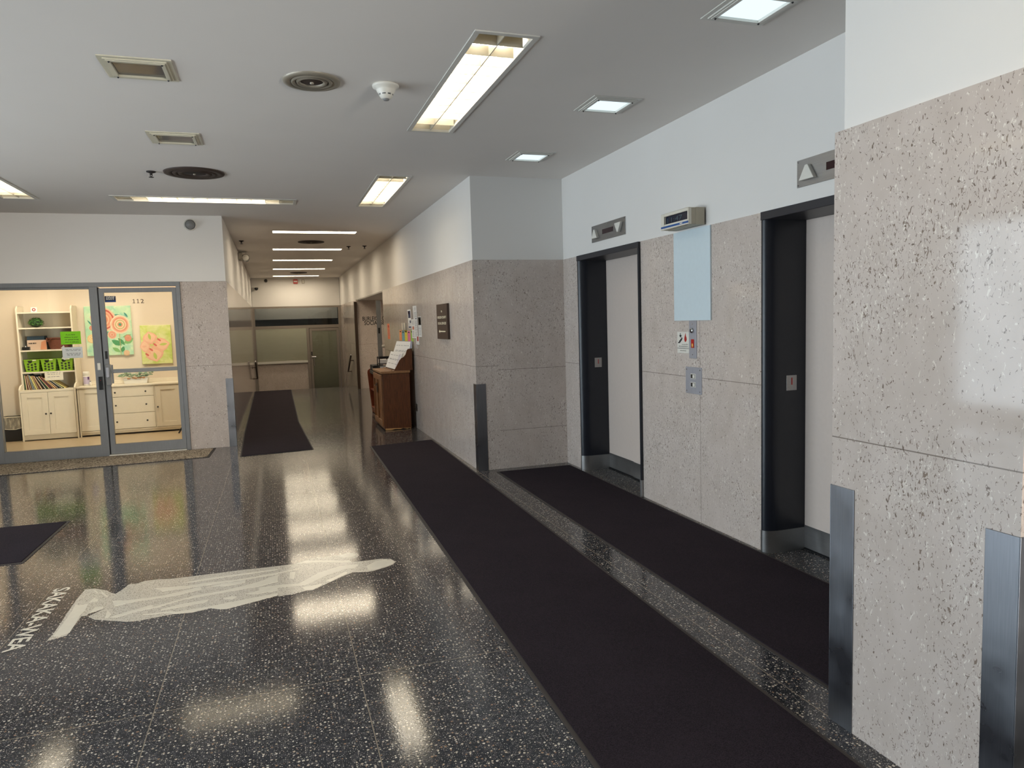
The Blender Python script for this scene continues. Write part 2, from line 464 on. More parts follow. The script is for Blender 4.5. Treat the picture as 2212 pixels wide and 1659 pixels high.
def wall(name, boxes):
    m = MB()
    for mat, bx in boxes: m.use(mat); m.box(*bx)
    return struct(m.build(name))
S, P_ = M['stone'], M['paint']
SL = M['stone_lift']
E1 = (5.59, 6.915); E2 = (2.625, 3.945)   # lift frames
wall('wall_right', [(P_, (XE + .008, XE + .3, YN, YR + .01, ZS, ZC))])
wall('wall_right_end', [(SL, (XE, XE + .3, E1[1] + .0015, YR + .01, 0, ZS))])
wall('wall_right_middle', [(SL, (XE, XE + .3, E2[1] + .0015, E1[0] - .0015, 0, ZS))])
wall('wall_right_near', [(SL, (XE, XE + .3, -.4, E2[0] - .0015, 0, ZS))])
wall('wall_shaft', [(M['dark'], (3.37, 3.6, E1[0] - .05, E1[1] + .05, 0, ZS + .02))])
wall('wall_shaft_near', [(M['dark'], (3.37, 3.6, E2[0] - .05, E2[1] + .05, 0, ZS + .02))])
wall('wall_right_return', [(M['stone_return'], (XR + .25, XE, YR, YR + .25, 0, ZS)), (P_, (XR + .25, XE + .01, YR + .01, YR + .25, ZS, ZC))])
wall('wall_corridor_right', [(S, (XR, XR + .25, YR, 13.88, 0, ZS)), (P_, (XR + .008, XR + .25, YR + .01, YB, ZS, ZC)),
    (S, (XR, XR + .25, 18.46, YB, -.75, ZS))])
wall('wall_recess_back', [(S, (XR + .01, 3.5, 18.45, 18.7, 0, ZS))])
wall('wall_recess_right', [(S, (3.3, 3.5, 13.6, 18.45, 0, ZS)), (S, (XR + .25, 3.3, 13.6, 13.88, 0, ZS))])
wall('ceiling_recess', [(P_, (XR + .02, 3.4, 13.7, 18.6, 2.235, 2.30))])
wall('wall_corridor_left', [(S, (XL - .2, XL, YS, YB, -.75, ZS)), (P_, (XL - .2, XL - .008, YS + .2, YB, ZS, ZC))])
wall('wall_storefront', [(S, (-1.142, XL - .001, YS - .001, YS + .2, 0, ZS)), (P_, (X0, XL - .008, YS + .008, YS + .2, ZS + .002, ZC)),
    (S, (X0, -4.5, YS, YS + .2, 0, ZS))])
wall('wall_column', [(S, (XK, XE - .001, 1.445, 2.178, 0, ZS)), (P_, (XK + .012, XE, 1.46, 2.145, ZS, ZC))])
wall('wall_back', [(P_, (XL, XR, YB, YB + .2, ZS + .002, ZC)), (S, (-.53, .955, YB + .03, YB + .2, ZL, .512))])
wall('wall_behind', [(P_, (X0, XE + .3, YN - .2, YN, 0, ZC))])
w4 = sroot('added_window_4', (XE + .1, -1.9, 0))  # unseen window added as an opening for the side fill light
b = MB()
for y in (-3.4, -1.93, -.46): b.box(XE + .07, XE + .13, y, y + .06, .08, 2.2)
b.box(XE + .07, XE + .13, -3.4, -.4, .02, .08); b.box(XE + .07, XE + .13, -3.4, -.4, 2.19, 2.25)
b.build('window_frame', M['alu'], w4)
MB().box(XE + .097, XE + .103, -3.38, -.42, .05, 2.22).build('window_glass', M['glass'], w4)
# unseen street side: piers and lintel around a long glazed opening
wall('wall_left', [(P_, (X0 - .2, X0, YN, -1.2, 0, ZC)), (P_, (X0 - .2, X0, 8.2, YS + .2, 0, ZC)), (P_, (X0 - .2, X0, -1.2, 8.2, 2.85, ZC)),
    (S, (X0 - .2, X0, -1.2, 8.2, 0, .12))])
w3 = sroot('window_3', (X0 - .1, 3.5, 0))
b = MB()
for y in (-1.2, .8, 2.6, 4.4, 6.3, 8.14): b.box(X0 - .13, X0 - .07, y, y + .06, .12, 2.85)
b.box(X0 - .13, X0 - .07, -1.2, 8.2, .12, .18); b.box(X0 - .13, X0 - .07, -1.2, 8.2, 2.79, 2.85)
b.build('window_frame', M['alu'], w3)
MB().box(X0 - .103, X0 - .097, -1.18, 8.18, .15, 2.82).build('window_glass', M['glass'], w3)
# office behind the glass front
YW = 12.97
wall('floor_office', [(M['vinyl'], (-6.2, XL - .2, YS + .06, YW + .1, -.1, .004))])
wall('wall_office_back', [(M['beige'], (-4.07, XL - .2, YW, YW + .1, 0, 2.75))])
wall('wall_office_left', [(M['beige'], (-4.17, -4.07, 11.7, YW + .1, 0, 2.75)), (M['beige'], (-6.2, -6.1, YS + .2, YW + 1, 0, 2.75)), (M['dark'], (-6.2, -4.17, YW + .6, YW + .7, 0, 2.75))])
wall('wall_office_right', [(M['beige'], (XL - .26, XL - .2, YS + .2, YW + .1, 0, 2.75))])
wall('ceiling_office', [(M['ceil'], (-6.2, XL - .2, YS + .2, YW + .8, 2.75, 2.8))])
# bronze post where the stair begins, pale corner bead
b = MB(); b.box(1.95, 2.018, 18.36, 18.445, 0, 2.2); struct(b.build('trim_1', M['bronze'], bevel=.004))

# ------------------------------------------------------------------ ceiling lights
def troffer(h, label, lit=True, group='louvered troffers in the lobby ceiling'):
    x0, x1, y0, y1 = h
    lx = (x1 - x0) > (y1 - y0)
    t = thing('ceiling_troffer', label, 'ceiling light', ((x0 + x1) / 2, (y0 + y1) / 2, ZC), group)
    e = .028
    b = MB()
    for q in ((x0 - .004, x1 + .004, y0 - .004, y0 + e), (x0 - .004, x1 + .004, y1 - e, y1 + .004), (x0 - .004, x0 + e, y0 + e, y1 - e), (x1 - e, x1 + .004, y0 + e, y1 - e)):
        b.box(q[0], q[1], q[2], q[3], ZC - .007, ZC + .012)
    b.build('frame', M['frame_white'], t, bevel=.002)
    b = MB(); top = ZC + .15
    b.box(x0 + .001, x1 - .001, y0 + .001, y1 - .001, top, top + .01)
    for q in ((x0 + .001, x1 - .001, y0 + .001, y0 + .012), (x0 + .001, x1 - .001, y1 - .012, y1 - .001), (x0 + .001, x0 + .012, y0 + .012, y1 - .012), (x1 - .012, x1 - .001, y0 + .012, y1 - .012)):
        b.box(q[0], q[1], q[2], q[3], ZC + .012, top)
    b.build('housing', M['louver'], t)
    b = MB(); nrow = 12
    za, zb = ZC + .004, ZC + .062
    if lx:
        b.box(x0 + e, x1 - e, (y0 + y1) / 2 - .003, (y0 + y1) / 2 + .003, za, zb)
        for k in range(1, nrow):
            x = x0 + e + (x1 - x0 - 2 * e) * k / nrow; b.box(x - .002, x + .002, y0 + e, y1 - e, za, zb)
    else:
        b.box((x0 + x1) / 2 - .003, (x0 + x1) / 2 + .003, y0 + e, y1 - e, za, zb)
        for k in range(1, nrow):
            y = y0 + e + (y1 - y0 - 2 * e) * k / nrow; b.box(x0 + e, x1 - e, y - .002, y + .002, za, zb)
    b.build('louver', M['louver'], t)
    for s_ in (-1, 1):
        b = MB(); zc = ZC + .098
        if lx:
            c = (y0 + y1) / 2 + s_ * .078; m = (x0 + x1) / 2
            b.box(m - .66, m + .66, c - .045, c + .045, zc - .014, zc + .014)
        else:
            c = (x0 + x1) / 2 + s_ * .078; m = (y0 + y1) / 2
            b.box(c - .045, c + .045, m - .70, m + .70, zc - .014, zc + .014)
        b.build('tube_lamp', M['fluor'], t, bevel=.012)
    return t
troffer(TROF['near'], 'long lit louvered troffer, largest in view, beside the white smoke detector')
troffer(TROF['far'], 'lit louvered troffer ahead of the corridor mouth, above the long black runner')
troffer(TROF['left_far'], 'lit louvered troffer cut off by the picture edge above the glass office front')
troffer(TROF['left_near'], 'lit louvered troffer above the lobby out of direct view, mirrored in the stone column')
troffer(TROF['behind'], 'lit louvered troffer overhead behind the viewpoint, on the elevator side')
troffer(TROF['behind_left'], 'lit louvered troffer overhead behind the viewpoint, on the street side')
troffer(CROSS, 'louvered troffer set crosswise at the corridor mouth, unlit at both ends', group='louvered troffers in the lobby ceiling')

ordn = ['first', 'second', 'third', 'fourth', 'fifth']
strip0 = None
for k, y in enumerate(STRIPY):
    lab = ['first and widest strip light along the corridor ceiling, before a dark round vent', 'second strip light along the corridor ceiling, level with two sprinklers',
           'third strip light along the corridor ceiling, the middle one of five', 'fourth strip light along the corridor ceiling, just before a dark vent', 'fifth and last strip light along the corridor, next to the end wall'][k]
    loc = ((STRIPX[0] + STRIPX[1]) / 2, y, ZC)
    if strip0 is None:
        t = strip0 = thing('strip_light', lab, 'ceiling light', loc, 'strip lights of the corridor')
        x0, x1, y0, y1 = STRIPX[0], STRIPX[1], y - .135, y + .135
        b = MB()
        for q in ((x0 - .004, x1 + .004, y0 - .004, y0 + .012), (x0 - .004, x1 + .004, y1 - .012, y1 + .004), (x0 - .004, x0 + .02, y0, y1), (x1 - .02, x1 + .004, y0, y1)):
            b.box(q[0], q[1], q[2], q[3], ZC - .004, ZC + .012)
        b.build('frame', M['frame_white'], t)
        b = MB(); b.box(x0 + .001, x1 - .001, y0 + .001, y1 - .001, ZC + .09, ZC + .10)
        for q in ((x0 + .001, x1 - .001, y0 + .001, y0 + .01), (x0 + .001, x1 - .001, y1 - .01, y1 - .001), (x0 + .001, x0 + .01, y0, y1), (x1 - .01, x1 - .001, y0, y1)):
            b.box(q[0], q[1], q[2], q[3], ZC + .012, ZC + .09)
        b.build('housing', M['louver'], t)
        MB().box(x0 + .022, x1 - .022, y0 + .013, y1 - .013, ZC + .016, ZC + .05).build('tube_lamp', M['fluor_c'], t)
    else: dup(strip0, loc, lab)

def square_light(h, label, lit, group):
    x0, x1, y0, y1 = h
    t = thing('square_downlight', label, 'ceiling light', ((x0 + x1) / 2, (y0 + y1) / 2, ZC), group)
    fm = M['frame_white'] if lit else M['frame_cream']
    b = MB()
    for i, (o, w, d) in enumerate(((0, .028, .006), (.026, .012, .013), (.038, .022, .017))):
        a0, a1, c0, c1 = x0 + o - .004, x1 - o + .004, y0 + o - .004, y1 - o + .004
        for q in ((a0, a1, c0, c0 + w), (a0, a1, c1 - w, c1), (a0, a0 + w, c0 + w, c1 - w), (a1 - w, a1, c0 + w, c1 - w)):
            b.box(q[0], q[1], q[2], q[3], ZC - d, ZC + .01)
    b.build('frame', fm, t, bevel=.0015)
    for sx in (0, 1):
        for sy in (0, 1):
            b = MB(); b.ball((x0 + .05 if sx == 0 else x1 - .05, y0 + .05 if sy == 0 else y1 - .05, ZC - .018), .006, seg=8, rings=5); b.build('screw', M['black'], t)
    i = .062
    b = MB(); b.box(x0 + i - .004, x1 - i + .004, y0 + i - .004, y1 - i + .004, ZC - .004, ZC + .008)
    b.build('lens', M['cool'] if lit else M['lens_off'], t)
    b = MB(); b.box(x0 + .002, x1 - .002, y0 + .002, y1 - .002, ZC + .05, ZC + .055); b.box(x0 + .002, x0 + .01, y0 + .002, y1 - .002, ZC + .01, ZC + .05); b.box(x1 - .01, x1 - .002, y0 + .002, y1 - .002, ZC + .01, ZC + .05)
    b.box(x0 + .01, x1 - .01, y0 + .002, y0 + .01, ZC + .01, ZC + .05); b.box(x0 + .01, x1 - .01, y1 - .01, y1 - .002, ZC + .01, ZC + .05)
    b.build('housing', fm, t)
    return t
gl_, gu_ = 'lit square downlights over the elevators', 'unlit square lights in the ceiling'
square_light(SQ['d0'], 'lit bluish square downlight cut by the top edge, first of the row over the elevators', True, gl_)
square_light(SQ['d1'], 'lit bluish square downlight in the middle of the row over the elevators', True, gl_)
square_light(SQ['d2'], 'lit bluish square downlight next to the recess corner, smallest of the row', True, gl_)
square_light(SQ['u1'], 'unlit square ceiling light with grey lens, the larger of the dark pair', False, gu_)
square_light(SQ['u2'], 'unlit square ceiling light beyond the other one, before the sooty round vent', False, gu_)

def vent(x, y, r, label, outer, inner, cone):
    t = thing('ceiling_vent', label, 'vent', (x, y, ZC), 'round ceiling vents')
    b = MB(); b.lathe([(r * .72, .0), (r * .74, -.012), (r * .86, -.016), (r * .98, -.012), (r, 0.0)], (x, y, ZC), seg=40)
    b.build('rim', outer, t)
    b = MB()
    for k, q in enumerate((.74, .56)):
        b.lathe([(r * q, -.002), (r * (q - .05), -.02), (r * (q - .16), -.012), (r * (q - .17), -.001)], (x, y, ZC), seg=36)
    b.build('cone_ring', cone, t)
    b = MB(); b.lathe([(r * .5, -.001), (r * .3, -.010), (.001, -.012)], (x, y, ZC), seg=30); b.build('throat', inner, t)
    b = MB(); b.lathe([(.012, -.010), (.012, -.02), (.001, -.024)], (x, y, ZC), seg=10); b.build('knob', M['vent_grey'], t)
    return t
vent(.312, 4.72, .175, 'round metal ceiling vent beside the white smoke detector', M['vent_grey'], M['vent_dark'], M['vent_grey'])
vent(-.64, 7.655, .275, 'sooty dark round ceiling vent between an unlit square light and a crosswise troffer', M['vent_dark'], M['vent_black'], M['vent_dark'])
vent(.727, 13.42, .23, 'dark round ceiling vent behind the first strip light of the corridor', M['vent_dark'], M['vent_black'], M['vent_dark'])
vent(.752, 20.9, .23, 'dark round ceiling vent before the last strip light, deep in the corridor', M['vent_dark'], M['vent_black'], M['vent_dark'])

t = thing('smoke_detector', 'white domed smoke detector on the ceiling between round vent and lit troffer', 'smoke detector', (.765, 4.70, ZC))
b = MB(); b.lathe([(.001, 0), (.082, 0), (.085, -.006), (.083, -.016), (.064, -.022), (.062, -.030), (.056, -.034)], (.765, 4.70, ZC), seg=36); b.build('base', M['offwhite'], t)
b = MB(); b.lathe([(.060, -.030), (.058, -.04), (.046, -.056), (.045, -.062)], (.765, 4.70, ZC), seg=36); b.build('body', M['offwhite'], t)
b = MB()
for k in range(8):
    a0 = 2 * PI * k / 8 + .1; a1 = a0 + .5
    q = [(.765 + r * math.cos(a), 4.70 + r * math.sin(a), ZC + z) for z, r in ((-.058, .0462), (-.066, .0440)) for a in (a0, (a0 + a1) / 2, a1)]
    b.add(q, [(0, 1, 4, 3), (1, 2, 5, 4)])
b.build('intake_slot', M['black'], t)
b = MB(); b.lathe([(.045, -.062), (.043, -.068), (.030, -.084), (.027, -.086), (.001, -.086)], (.765, 4.70, ZC), seg=30); b.build('cage', M['offwhite'], t)
b = MB(); b.lathe([(.02, -.086), (.018, -.094), (.001, -.096)], (.765, 4.70, ZC), seg=16); b.build('sensor_tip', M['grey'], t)

def sprinkler(x, y, label):
    t = thing('sprinkler', label, 'sprinkler', (x, y, ZC), 'ceiling sprinklers')
    b = MB(); b.lathe([(.001, 0), (.042, 0), (.040, -.008), (.018, -.016)], (x, y, ZC), seg=18); b.build('escutcheon', M['vent_black'], t)
    b = MB(); b.tube((x, y, ZC - .012), (x, y, ZC - .034), .012, seg=10); b.tube((x - .012, y, ZC - .034), (x, y, ZC - .052), .003, seg=6); b.tube((x + .012, y, ZC - .034), (x, y, ZC - .052), .003, seg=6); b.build('frame_arms', M['vent_black'], t)
    b = MB(); b.lathe([(.001, -.052), (.022, -.052), (.022, -.056), (.001, -.056)], (x, y, ZC), seg=14); b.build('deflector', M['vent_black'], t)
sprinkler(-1.02, 7.66, 'dark ceiling sprinkler beside the sooty round vent over the lobby')
sprinkler(-.44, 13.32, 'dark ceiling sprinkler close to the corridor wall that carries the emergency light')
sprinkler(1.455, 14.14, 'dark corridor sprinkler beside the second strip light')
sprinkler(1.745, 14.05, 'dark corridor sprinkler close to the wall above the notices')

def dome_camera(c, axis, label, r, dark, group='security cameras'):
    t = thing('dome_camera', label, 'camera', c, group)
    x, y, z = c
    b = MB(); b.lathe([(.001, 0), (r, 0), (r * 1.02, -r * .3), (r * .86, -r * .5)], c, axis, seg=24); b.build('housing', M['offwhite'], t)
    b = MB(); b.lathe([(r * .8, -r * .48), (r * .68, -r * .85), (r * .4, -r * 1.15), (.001, -r * 1.25)], c, axis, seg=20); b.build('dome', dark, t)
dome_camera((-.965, YS + .008, 2.995), 'y', 'white dome camera on the wall above the glass office door', .075, M['grey'])
t = thing('dome_camera', 'white hooded camera on the end wall, below the ceiling corner', 'camera', (-.44, YB, 2.80), 'security cameras')
MB().box(-.53, -.36, YB - .14, YB + .001, 2.83, 2.86).build('bracket', M['offwhite'], t, bevel=.004)
b = MB(); b.ball((-.42, YB - .08, 2.80), .055); b.build('dome', M['black'], t)
dome_camera((-.135, YB + .001, 3.035), 'y', 'small grey dome sensor high on the end wall of the corridor', .06, M['black'])
t = thing('fire_strobe', 'red fire alarm strobe high on the end wall of the corridor', 'fire alarm', (.72, YB, 3.0))
MB().box(.655, .785, YB - .06, YB + .001, 2.935, 3.065).build('body', M['red'], t, bevel=.008)
MB().box(.67, .77, YB - .075, YB - .058, 2.985, 3.022).build('flash_lens', M['paper'], t, bevel=.005)
t = thing('wall_speaker', 'small framed white box next to the red fire alarm strobe', 'speaker', (.945, YB, 3.0))
MB().box(.905, .985, YB - .03, YB, 2.94, 3.065).build('body', M['vent_grey'], t, bevel=.004)
MB().box(.92, .97, YB - .036, YB - .028, 2.955, 3.05).build('grille', M['offwhite'], t)
t = thing('emergency_light', 'emergency light with two round lamp heads high on the corridor wall', 'emergency light', (XL, 15.3, 3.0))
MB().box(XL - .006, XL + .07, 15.0, 15.38, 2.955, 3.085).build('box', M['vent_grey'], t, bevel=.006)
for yy in (15.1, 15.28):
    b = MB(); b.lathe([(.001, .0), (.05, .0), (.068, -.05), (.07, -.075), (.001, -.075)], (XL + .13, yy, 2.99), 'y', seg=20); b.tube((XL + .06, yy - .02, 2.99), (XL + .10, yy - .02, 2.99), .014)
    h = b.build('lamp_head', M['chrome'], t)
    b = MB(); b.lathe([(.062, -.074), (.05, -.086), (.001, -.09)], (XL + .13, yy, 2.99), 'y', seg=20); b.build('lens', M['offwhite'], h)

# ------------------------------------------------------------------ lifts
def elevator(y0, y1, label, seam):
    """frame from y0 to y1 on the wall XE; opening inset .06"""
    t = thing('elevator_entrance', label, 'elevator', (XE, (y0 + y1) / 2, 0), 'elevators of the lobby')
    xf, xb = XE - .022, 3.345
    def prof(far, grow=0.0):
        yo = y1 if far else y0; s_ = -1 if far else 1
        yi = yo + s_ * .062
        pts = [(xb, yo - s_ * -0.0)]
        pts = [(xb, yo), (xf + .004 - grow, yo)]
        for k in range(9):
            a = k / 8 * PI / 2
            pts.append((xf - grow + .115 * (1 - math.cos(a)), yo + s_ * (.012 + grow * .5 + (.05 + grow) * math.sin(a))))
        pts.append((xb, yi + s_ * grow))
        return pts
    for far in (True, False):
        j = MB().prism(prof(far), 'z', .152, 2.198).build('jamb', M['jamb'], t)
        for pz in j.data.polygons: pz.use_smooth = True
        j.data.set_sharp_from_angle(angle=.6)
        j = MB().prism(prof(far, .004), 'z', 0, .152).build('jamb_base', M['steel_h'], t)
        for pz in j.data.polygons: pz.use_smooth = True
        j.data.set_sharp_from_angle(angle=.6)
    MB().box(xf - .004, xb, y0, y1, 2.198, ZS - .001).build('header', M['jamb_head'], t, bevel=.003)
    a0, a1 = y0 + .062, y1 - .062
    for k, (p0, p1, xd) in enumerate(((a0, seam, 3.325), (seam + .009, a1, 3.337))):
        d = MB().box(xd, xd + .02, p0, p1, .165, 2.198).build('door_panel', M['liftdoor'], t, bevel=.002)
        MB().box(xd - .002, xd + .02, p0, p1, .012, .166).build('kick_plate', M['steel_h'], d)
    MB().box(3.325, 3.358, a0, a1, 0.0005, .009).build('sill', M['black'], t)
    # floor plate on the far jamb
    yj = a1 + .001
    pl = MB().box(3.185, 3.265, yj - .004, yj + .001, 1.088, 1.188).build('floor_plate', M['steel_h'], t, bevel=.001)
    b = MB(); b.box(3.222, 3.229, yj - .006, yj - .003, 1.125, 1.172); b.build('numeral', M['red'], pl)
    return t
elevator(E1[0], E1[1], 'elevator with cream doors and charcoal frame next to the recess corner, fully in view', 6.29)
elevator(E2[0], E2[1], 'elevator with cream doors and charcoal frame half hidden behind the stone column', 3.30)

def lantern(y0, y1, label):
    """up / down indicator: y1 is the far end"""
    z0, z1 = 2.348, 2.508
    t = thing('elevator_indicator', label, 'elevator indicator', (XE, (y0 + y1) / 2, z0), 'hall indicators above the elevators')
    xs = XE + .008
    MB().box(xs - .006, xs + .0004, y0, y1, z0, z1).build('plate', M['steel_h'], t, bevel=.001)
    L = y1 - y0; zc = (z0 + z1) / 2
    ym = (y0 + y1) / 2
    for far, up in ((True, True), (False, False)):
        yc = y1 - L * .15 if far else y0 + L * .15
        w, h = .062, .085
        if up: q = [(yc - w, zc - h * .55), (yc + w, zc - h * .55), (yc + .010, zc + h * .45), (yc - .010, zc + h * .45)]
        else: q = [(yc - w, zc + h * .45), (yc + w, zc + h * .45), (yc + .010, zc - h * .55), (yc - .010, zc - h * .55)]
        MB().prism(q, 'x', xs - .034, xs - .005).build('arrow', M['offwhite'], t, bevel=.003)
    MB().box(xs - .008, xs - .005, ym - .115, ym + .115, zc - .022, zc + .022).build('display', M['darkred'], t)
    for yy, zz in ((y0 + .012, z0 + .012), (y0 + .012, z1 - .012), (y1 - .012, z0 + .012), (y1 - .012, z1 - .012), (ym, z0 + .014), (ym, z1 - .014)):
        MB().tube((xs - .009, yy, zz), (xs - .005, yy, zz), .005, seg=8).build('screw', M['chrome'], t)
lantern(5.868, 6.585, 'steel up and down indicator plate above the fully visible elevator')
lantern(2.92, 3.637, 'steel indicator plate above the elevator half hidden by the column')

# clock
t = thing('digital_clock', 'beige digital wall clock with blue band above the pale blue board', 'clock', (XE, 4.8, 2.26))
cy0, cy1, cz0, cz1 = 4.60, 4.995, 2.262, 2.388
MB().box(XE - .008, XE + .004, cy0 + .02, cy1 - .02, cz0 + .02, cz1 - .01).build('wall_bracket', M['black'], t)
MB().box(2.972, XE - .008, cy0, cy1, cz0, cz1).build('case', M['clockcase'], t, bevel=.004)
b = MB(); xo = 2.93
b.use(M['clockcase']).box(xo + .004, 2.972, cy0 + .002, cy1 - .002, cz0 + .003, cz1 - .003)
b.use(M['clockface'])
for q in ((cy0 + .002, cy0 + .018, cz0 + .002, cz1 - .002), (cy1 - .05, cy1 - .002, cz0 + .002, cz1 - .002), (cy0 + .018, cy1 - .05, cz1 - .026, cz1 - .002), (cy0 + .018, cy1 - .05, cz0 + .002, cz0 + .042)):
    b.box(xo - .02, xo + .005, *q)
b.build('bezel', None, t, bevel=.002)
MB().box(xo - .0215, xo - .019, cy0 + .006, cy1 - .004, cz0 + .014, cz0 + .028).build('blue_band', M['clockblue'], t)
tag(MB().box(xo - .0225, xo - .0213, cy0 + .085, cy0 + .12, cz0 + .017, cz0 + .025).build('maker_mark', M['offwhite'], t), 'small white mark on the blue band')
d = MB().box(xo - .004, xo + .004, cy0 + .018, cy1 - .05, cz0 + .042, cz1 - .026).build('display', M['lcd'], t)
MB().text('11:47', (xo - .0052, cy1 - .075, cz0 + .052), (0, -1, 0), (0, 0, 1), .036, .21).build('digits', M['lcdseg'], d)

t = thing('blank_board', 'blank pale blue board on the stone under the digital clock', 'board', (XE, 4.78, 1.56))
MB().box(XE - .012, XE - .0005, 4.53, 5.03, 1.562, 2.25).build('panel', M['board'], t, bevel=.001)

t = thing('key_switch_panel', 'slim steel key switch plate hanging below the pale blue board', 'switch plate', (XE, 4.777, 1.27))
MB().box(XE - .006, XE - .0005, 4.727, 4.827, 1.272, 1.56).build('plate', M['steel'], t, bevel=.001)
b = MB(); b.lathe([(.001, -.016), (.017, -.016), (.02, -.012), (.02, 0)], (XE - .006, 4.777, 1.485), 'x', seg=18); k_ = b.build('key_cylinder', M['chrome'], t)
MB().box(XE - .0235, XE - .0215, 4.775, 4.779, 1.475, 1.495).build('key_slot', M['black'], k_)
MB().box(XE - .008, XE - .0055, 4.757, 4.797, 1.352, 1.418).build('fire_label', M['red'], t)
MB().ball((XE - .0085, 4.777, 1.372), .012, .3, .8, 1.3, seg=8, rings=6).build('flame_mark', C(236, 190, 90), t)
for zz in (1.30, 1.535): MB().tube((XE - .008, 4.777, zz), (XE - .005, 4.777, zz), .004, seg=8).build('screw', M['chrome'], t)

t = thing('fire_stairs_sign', 'small white sign with stair climbing figure and red flame, beside the key switch plate', 'sign', (XE, 4.915, 1.307))
MB().box(XE - .004, XE - .0005, 4.832, 5.0, 1.307, 1.474).build('panel', M['offwhite'], t, bevel=.0008)
def py(y, z): return (y, z)
b = MB(); xs = XE - .0052
stair = [(4.985, 1.385), (4.985, 1.395), (4.97, 1.395), (4.97, 1.407), (4.955, 1.407), (4.955, 1.419), (4.94, 1.419), (4.94, 1.429), (4.925, 1.429), (4.925, 1.421), (4.932, 1.41), (4.947, 1.398), (4.962, 1.386)]
b.prism(stair, 'x', xs, xs + .0012)
for q in ([(4.958, 1.43), (4.952, 1.43), (4.946, 1.452), (4.956, 1.452)], [(4.962, 1.436), (4.956, 1.45), (4.95, 1.448), (4.956, 1.434)], [(4.97, 1.444), (4.958, 1.452), (4.956, 1.448), (4.966, 1.441)], [(4.945, 1.43), (4.94, 1.431), (4.946, 1.446), (4.95, 1.444)], [(4.936, 1.444), (4.946, 1.452), (4.948, 1.447), (4.938, 1.44)]):
    b.prism(q, 'x', xs, xs + .0012)
b.lathe([(.001, 0), (.005, 0), (.005, .0012), (.001, .0012)], (xs, 4.953, 1.459), 'x', seg=10); b.build('climbing_figure', M['ink'], t)
fl = [(4.88, 1.395), (4.868, 1.402), (4.862, 1.416), (4.866, 1.432), (4.874, 1.444), (4.878, 1.465), (4.886, 1.448), (4.894, 1.43), (4.897, 1.414), (4.89, 1.4)]
MB().prism(fl, 'x', xs, xs + .0012).build('flame', M['red'], t)
MB().text('In case of fire', (xs, 4.93, 1.372), (0, -1, 0), (0, 0, 1), .008, .085).text('do not use elevators', (xs, 4.975, 1.358), (0, -1, 0), (0, 0, 1), .008, .128).text('Use stairways', (xs, 4.957, 1.324), (0, -1, 0), (0, 0, 1), .008, .085).build('lettering', M['ink'], t)
MB().box(xs, xs + .001, 4.834, 4.998, 1.343, 1.345).box(xs, xs + .001, 4.834, 4.998, 1.348, 1.3495).build('rule_line', M['ink'], t)

t = thing('call_button_panel', 'square steel call button plate with two rocker buttons below the fire sign', 'button panel', (XE, 4.77, 1.0))
MB().box(XE - .006, XE + .0003, 4.662, 4.880, .998, 1.204).build('plate', M['steel'], t, bevel=.0012)
for zz in (1.135, 1.07):
    r_ = MB().box(XE - .009, XE - .005, 4.738, 4.806, zz - .022, zz + .018).build('button_bezel', M['offwhite'], t, bevel=.002)
    MB().box(XE - .0105, XE - .008, 4.744, 4.800, zz - .017, zz + .013).build('recess', M['black'], r_)
    MB().box(XE - .015, XE - .009, 4.744, 4.771, zz - .015, zz + .011).build('button', M['offwhite'], r_, bevel=.002)
for yy in (4.68, 4.862):
    for zz in (1.018, 1.184): MB().tube((XE - .008, yy, zz), (XE - .005, yy, zz), .005, seg=8).build('screw', M['chrome'], t)

# ------------------------------------------------------------------ corner guards
def guard(x, y, sx, sy, la, lb, h, label):
    """L-shaped guard wrapping a corner (x,y); legs run along sx (x-dir) for la and sy (y-dir) for lb, placed proud of the stone"""
    t = thing('corner_guard', label, 'corner guard', (x, y, 0), 'steel corner guards')
    th = .004
    xo, yo = x - sx * th, y - sy * th
    MB().box(xo, x + sx * la, yo, y - sy * .0006, .0, h).build('wing', M['steel_guard'], t, bevel=.0012)
    MB().box(xo, x - sx * .0006, y - sy * .0004, y + sy * lb, .0, h).build('wing', M['steel_guard'], t, bevel=.0012)
    return t
guard(XR, YR, 1, 1, .105, .105, .938, 'steel corner guard on the corner between corridor and elevator recess')
guard(XL, YS - .001, -1, 1, .09, .09, .938, 'steel corner guard on the corner next to the glass office front')
guard(XK, 2.178, 1, -1, .10, .115, .940, 'steel corner guard on the stone column, on its elevator side edge')
guard(XK, 1.445, 1, 1, .10, .105, .938, 'steel corner guard on the stone column, cut by the picture edge')

# ------------------------------------------------------------------ mats
def mat(pts, name, label, body, rim, h=.009, rimw=.022, rim_mat=None):
    t = thing(name, label, 'floor mat', (sum(p[0] for p in pts) / len(pts), sum(p[1] for p in pts) / len(pts), 0))
    MB().prism(pts, 'z', .0004, .004).build('rubber_border', rim, t)
    # inset polygon
    k = len(pts); ins = []
    ar = sum(pts[i][0] * pts[(i + 1) % k][1] - pts[(i + 1) % k][0] * pts[i][1] for i in range(k))
    sg = 1 if ar > 0 else -1
    for i in range(k):
        p, a, c = Vector(pts[i]), Vector(pts[i - 1]), Vector(pts[(i + 1) % k])
        d1 = (p - a).normalized(); d2 = (c - p).normalized()
        n1 = Vector((-d1.y, d1.x)) * sg; n2 = Vector((-d2.y, d2.x)) * sg
        m = (n1 + n2).normalized(); ins.append(tuple(p + m * (rimw / max(.3, m.dot(n1)))))
    MB().prism(ins, 'z', .004, h).build('pile', body, t)
    return t
mat([(1.123, 9.48), (.965, .3), (1.86, .3), (1.995, 9.625)], 'runner_mat', 'long dark charcoal runner leading along the lobby past the wooden cabinet', M['carpet'], M['rubber'])
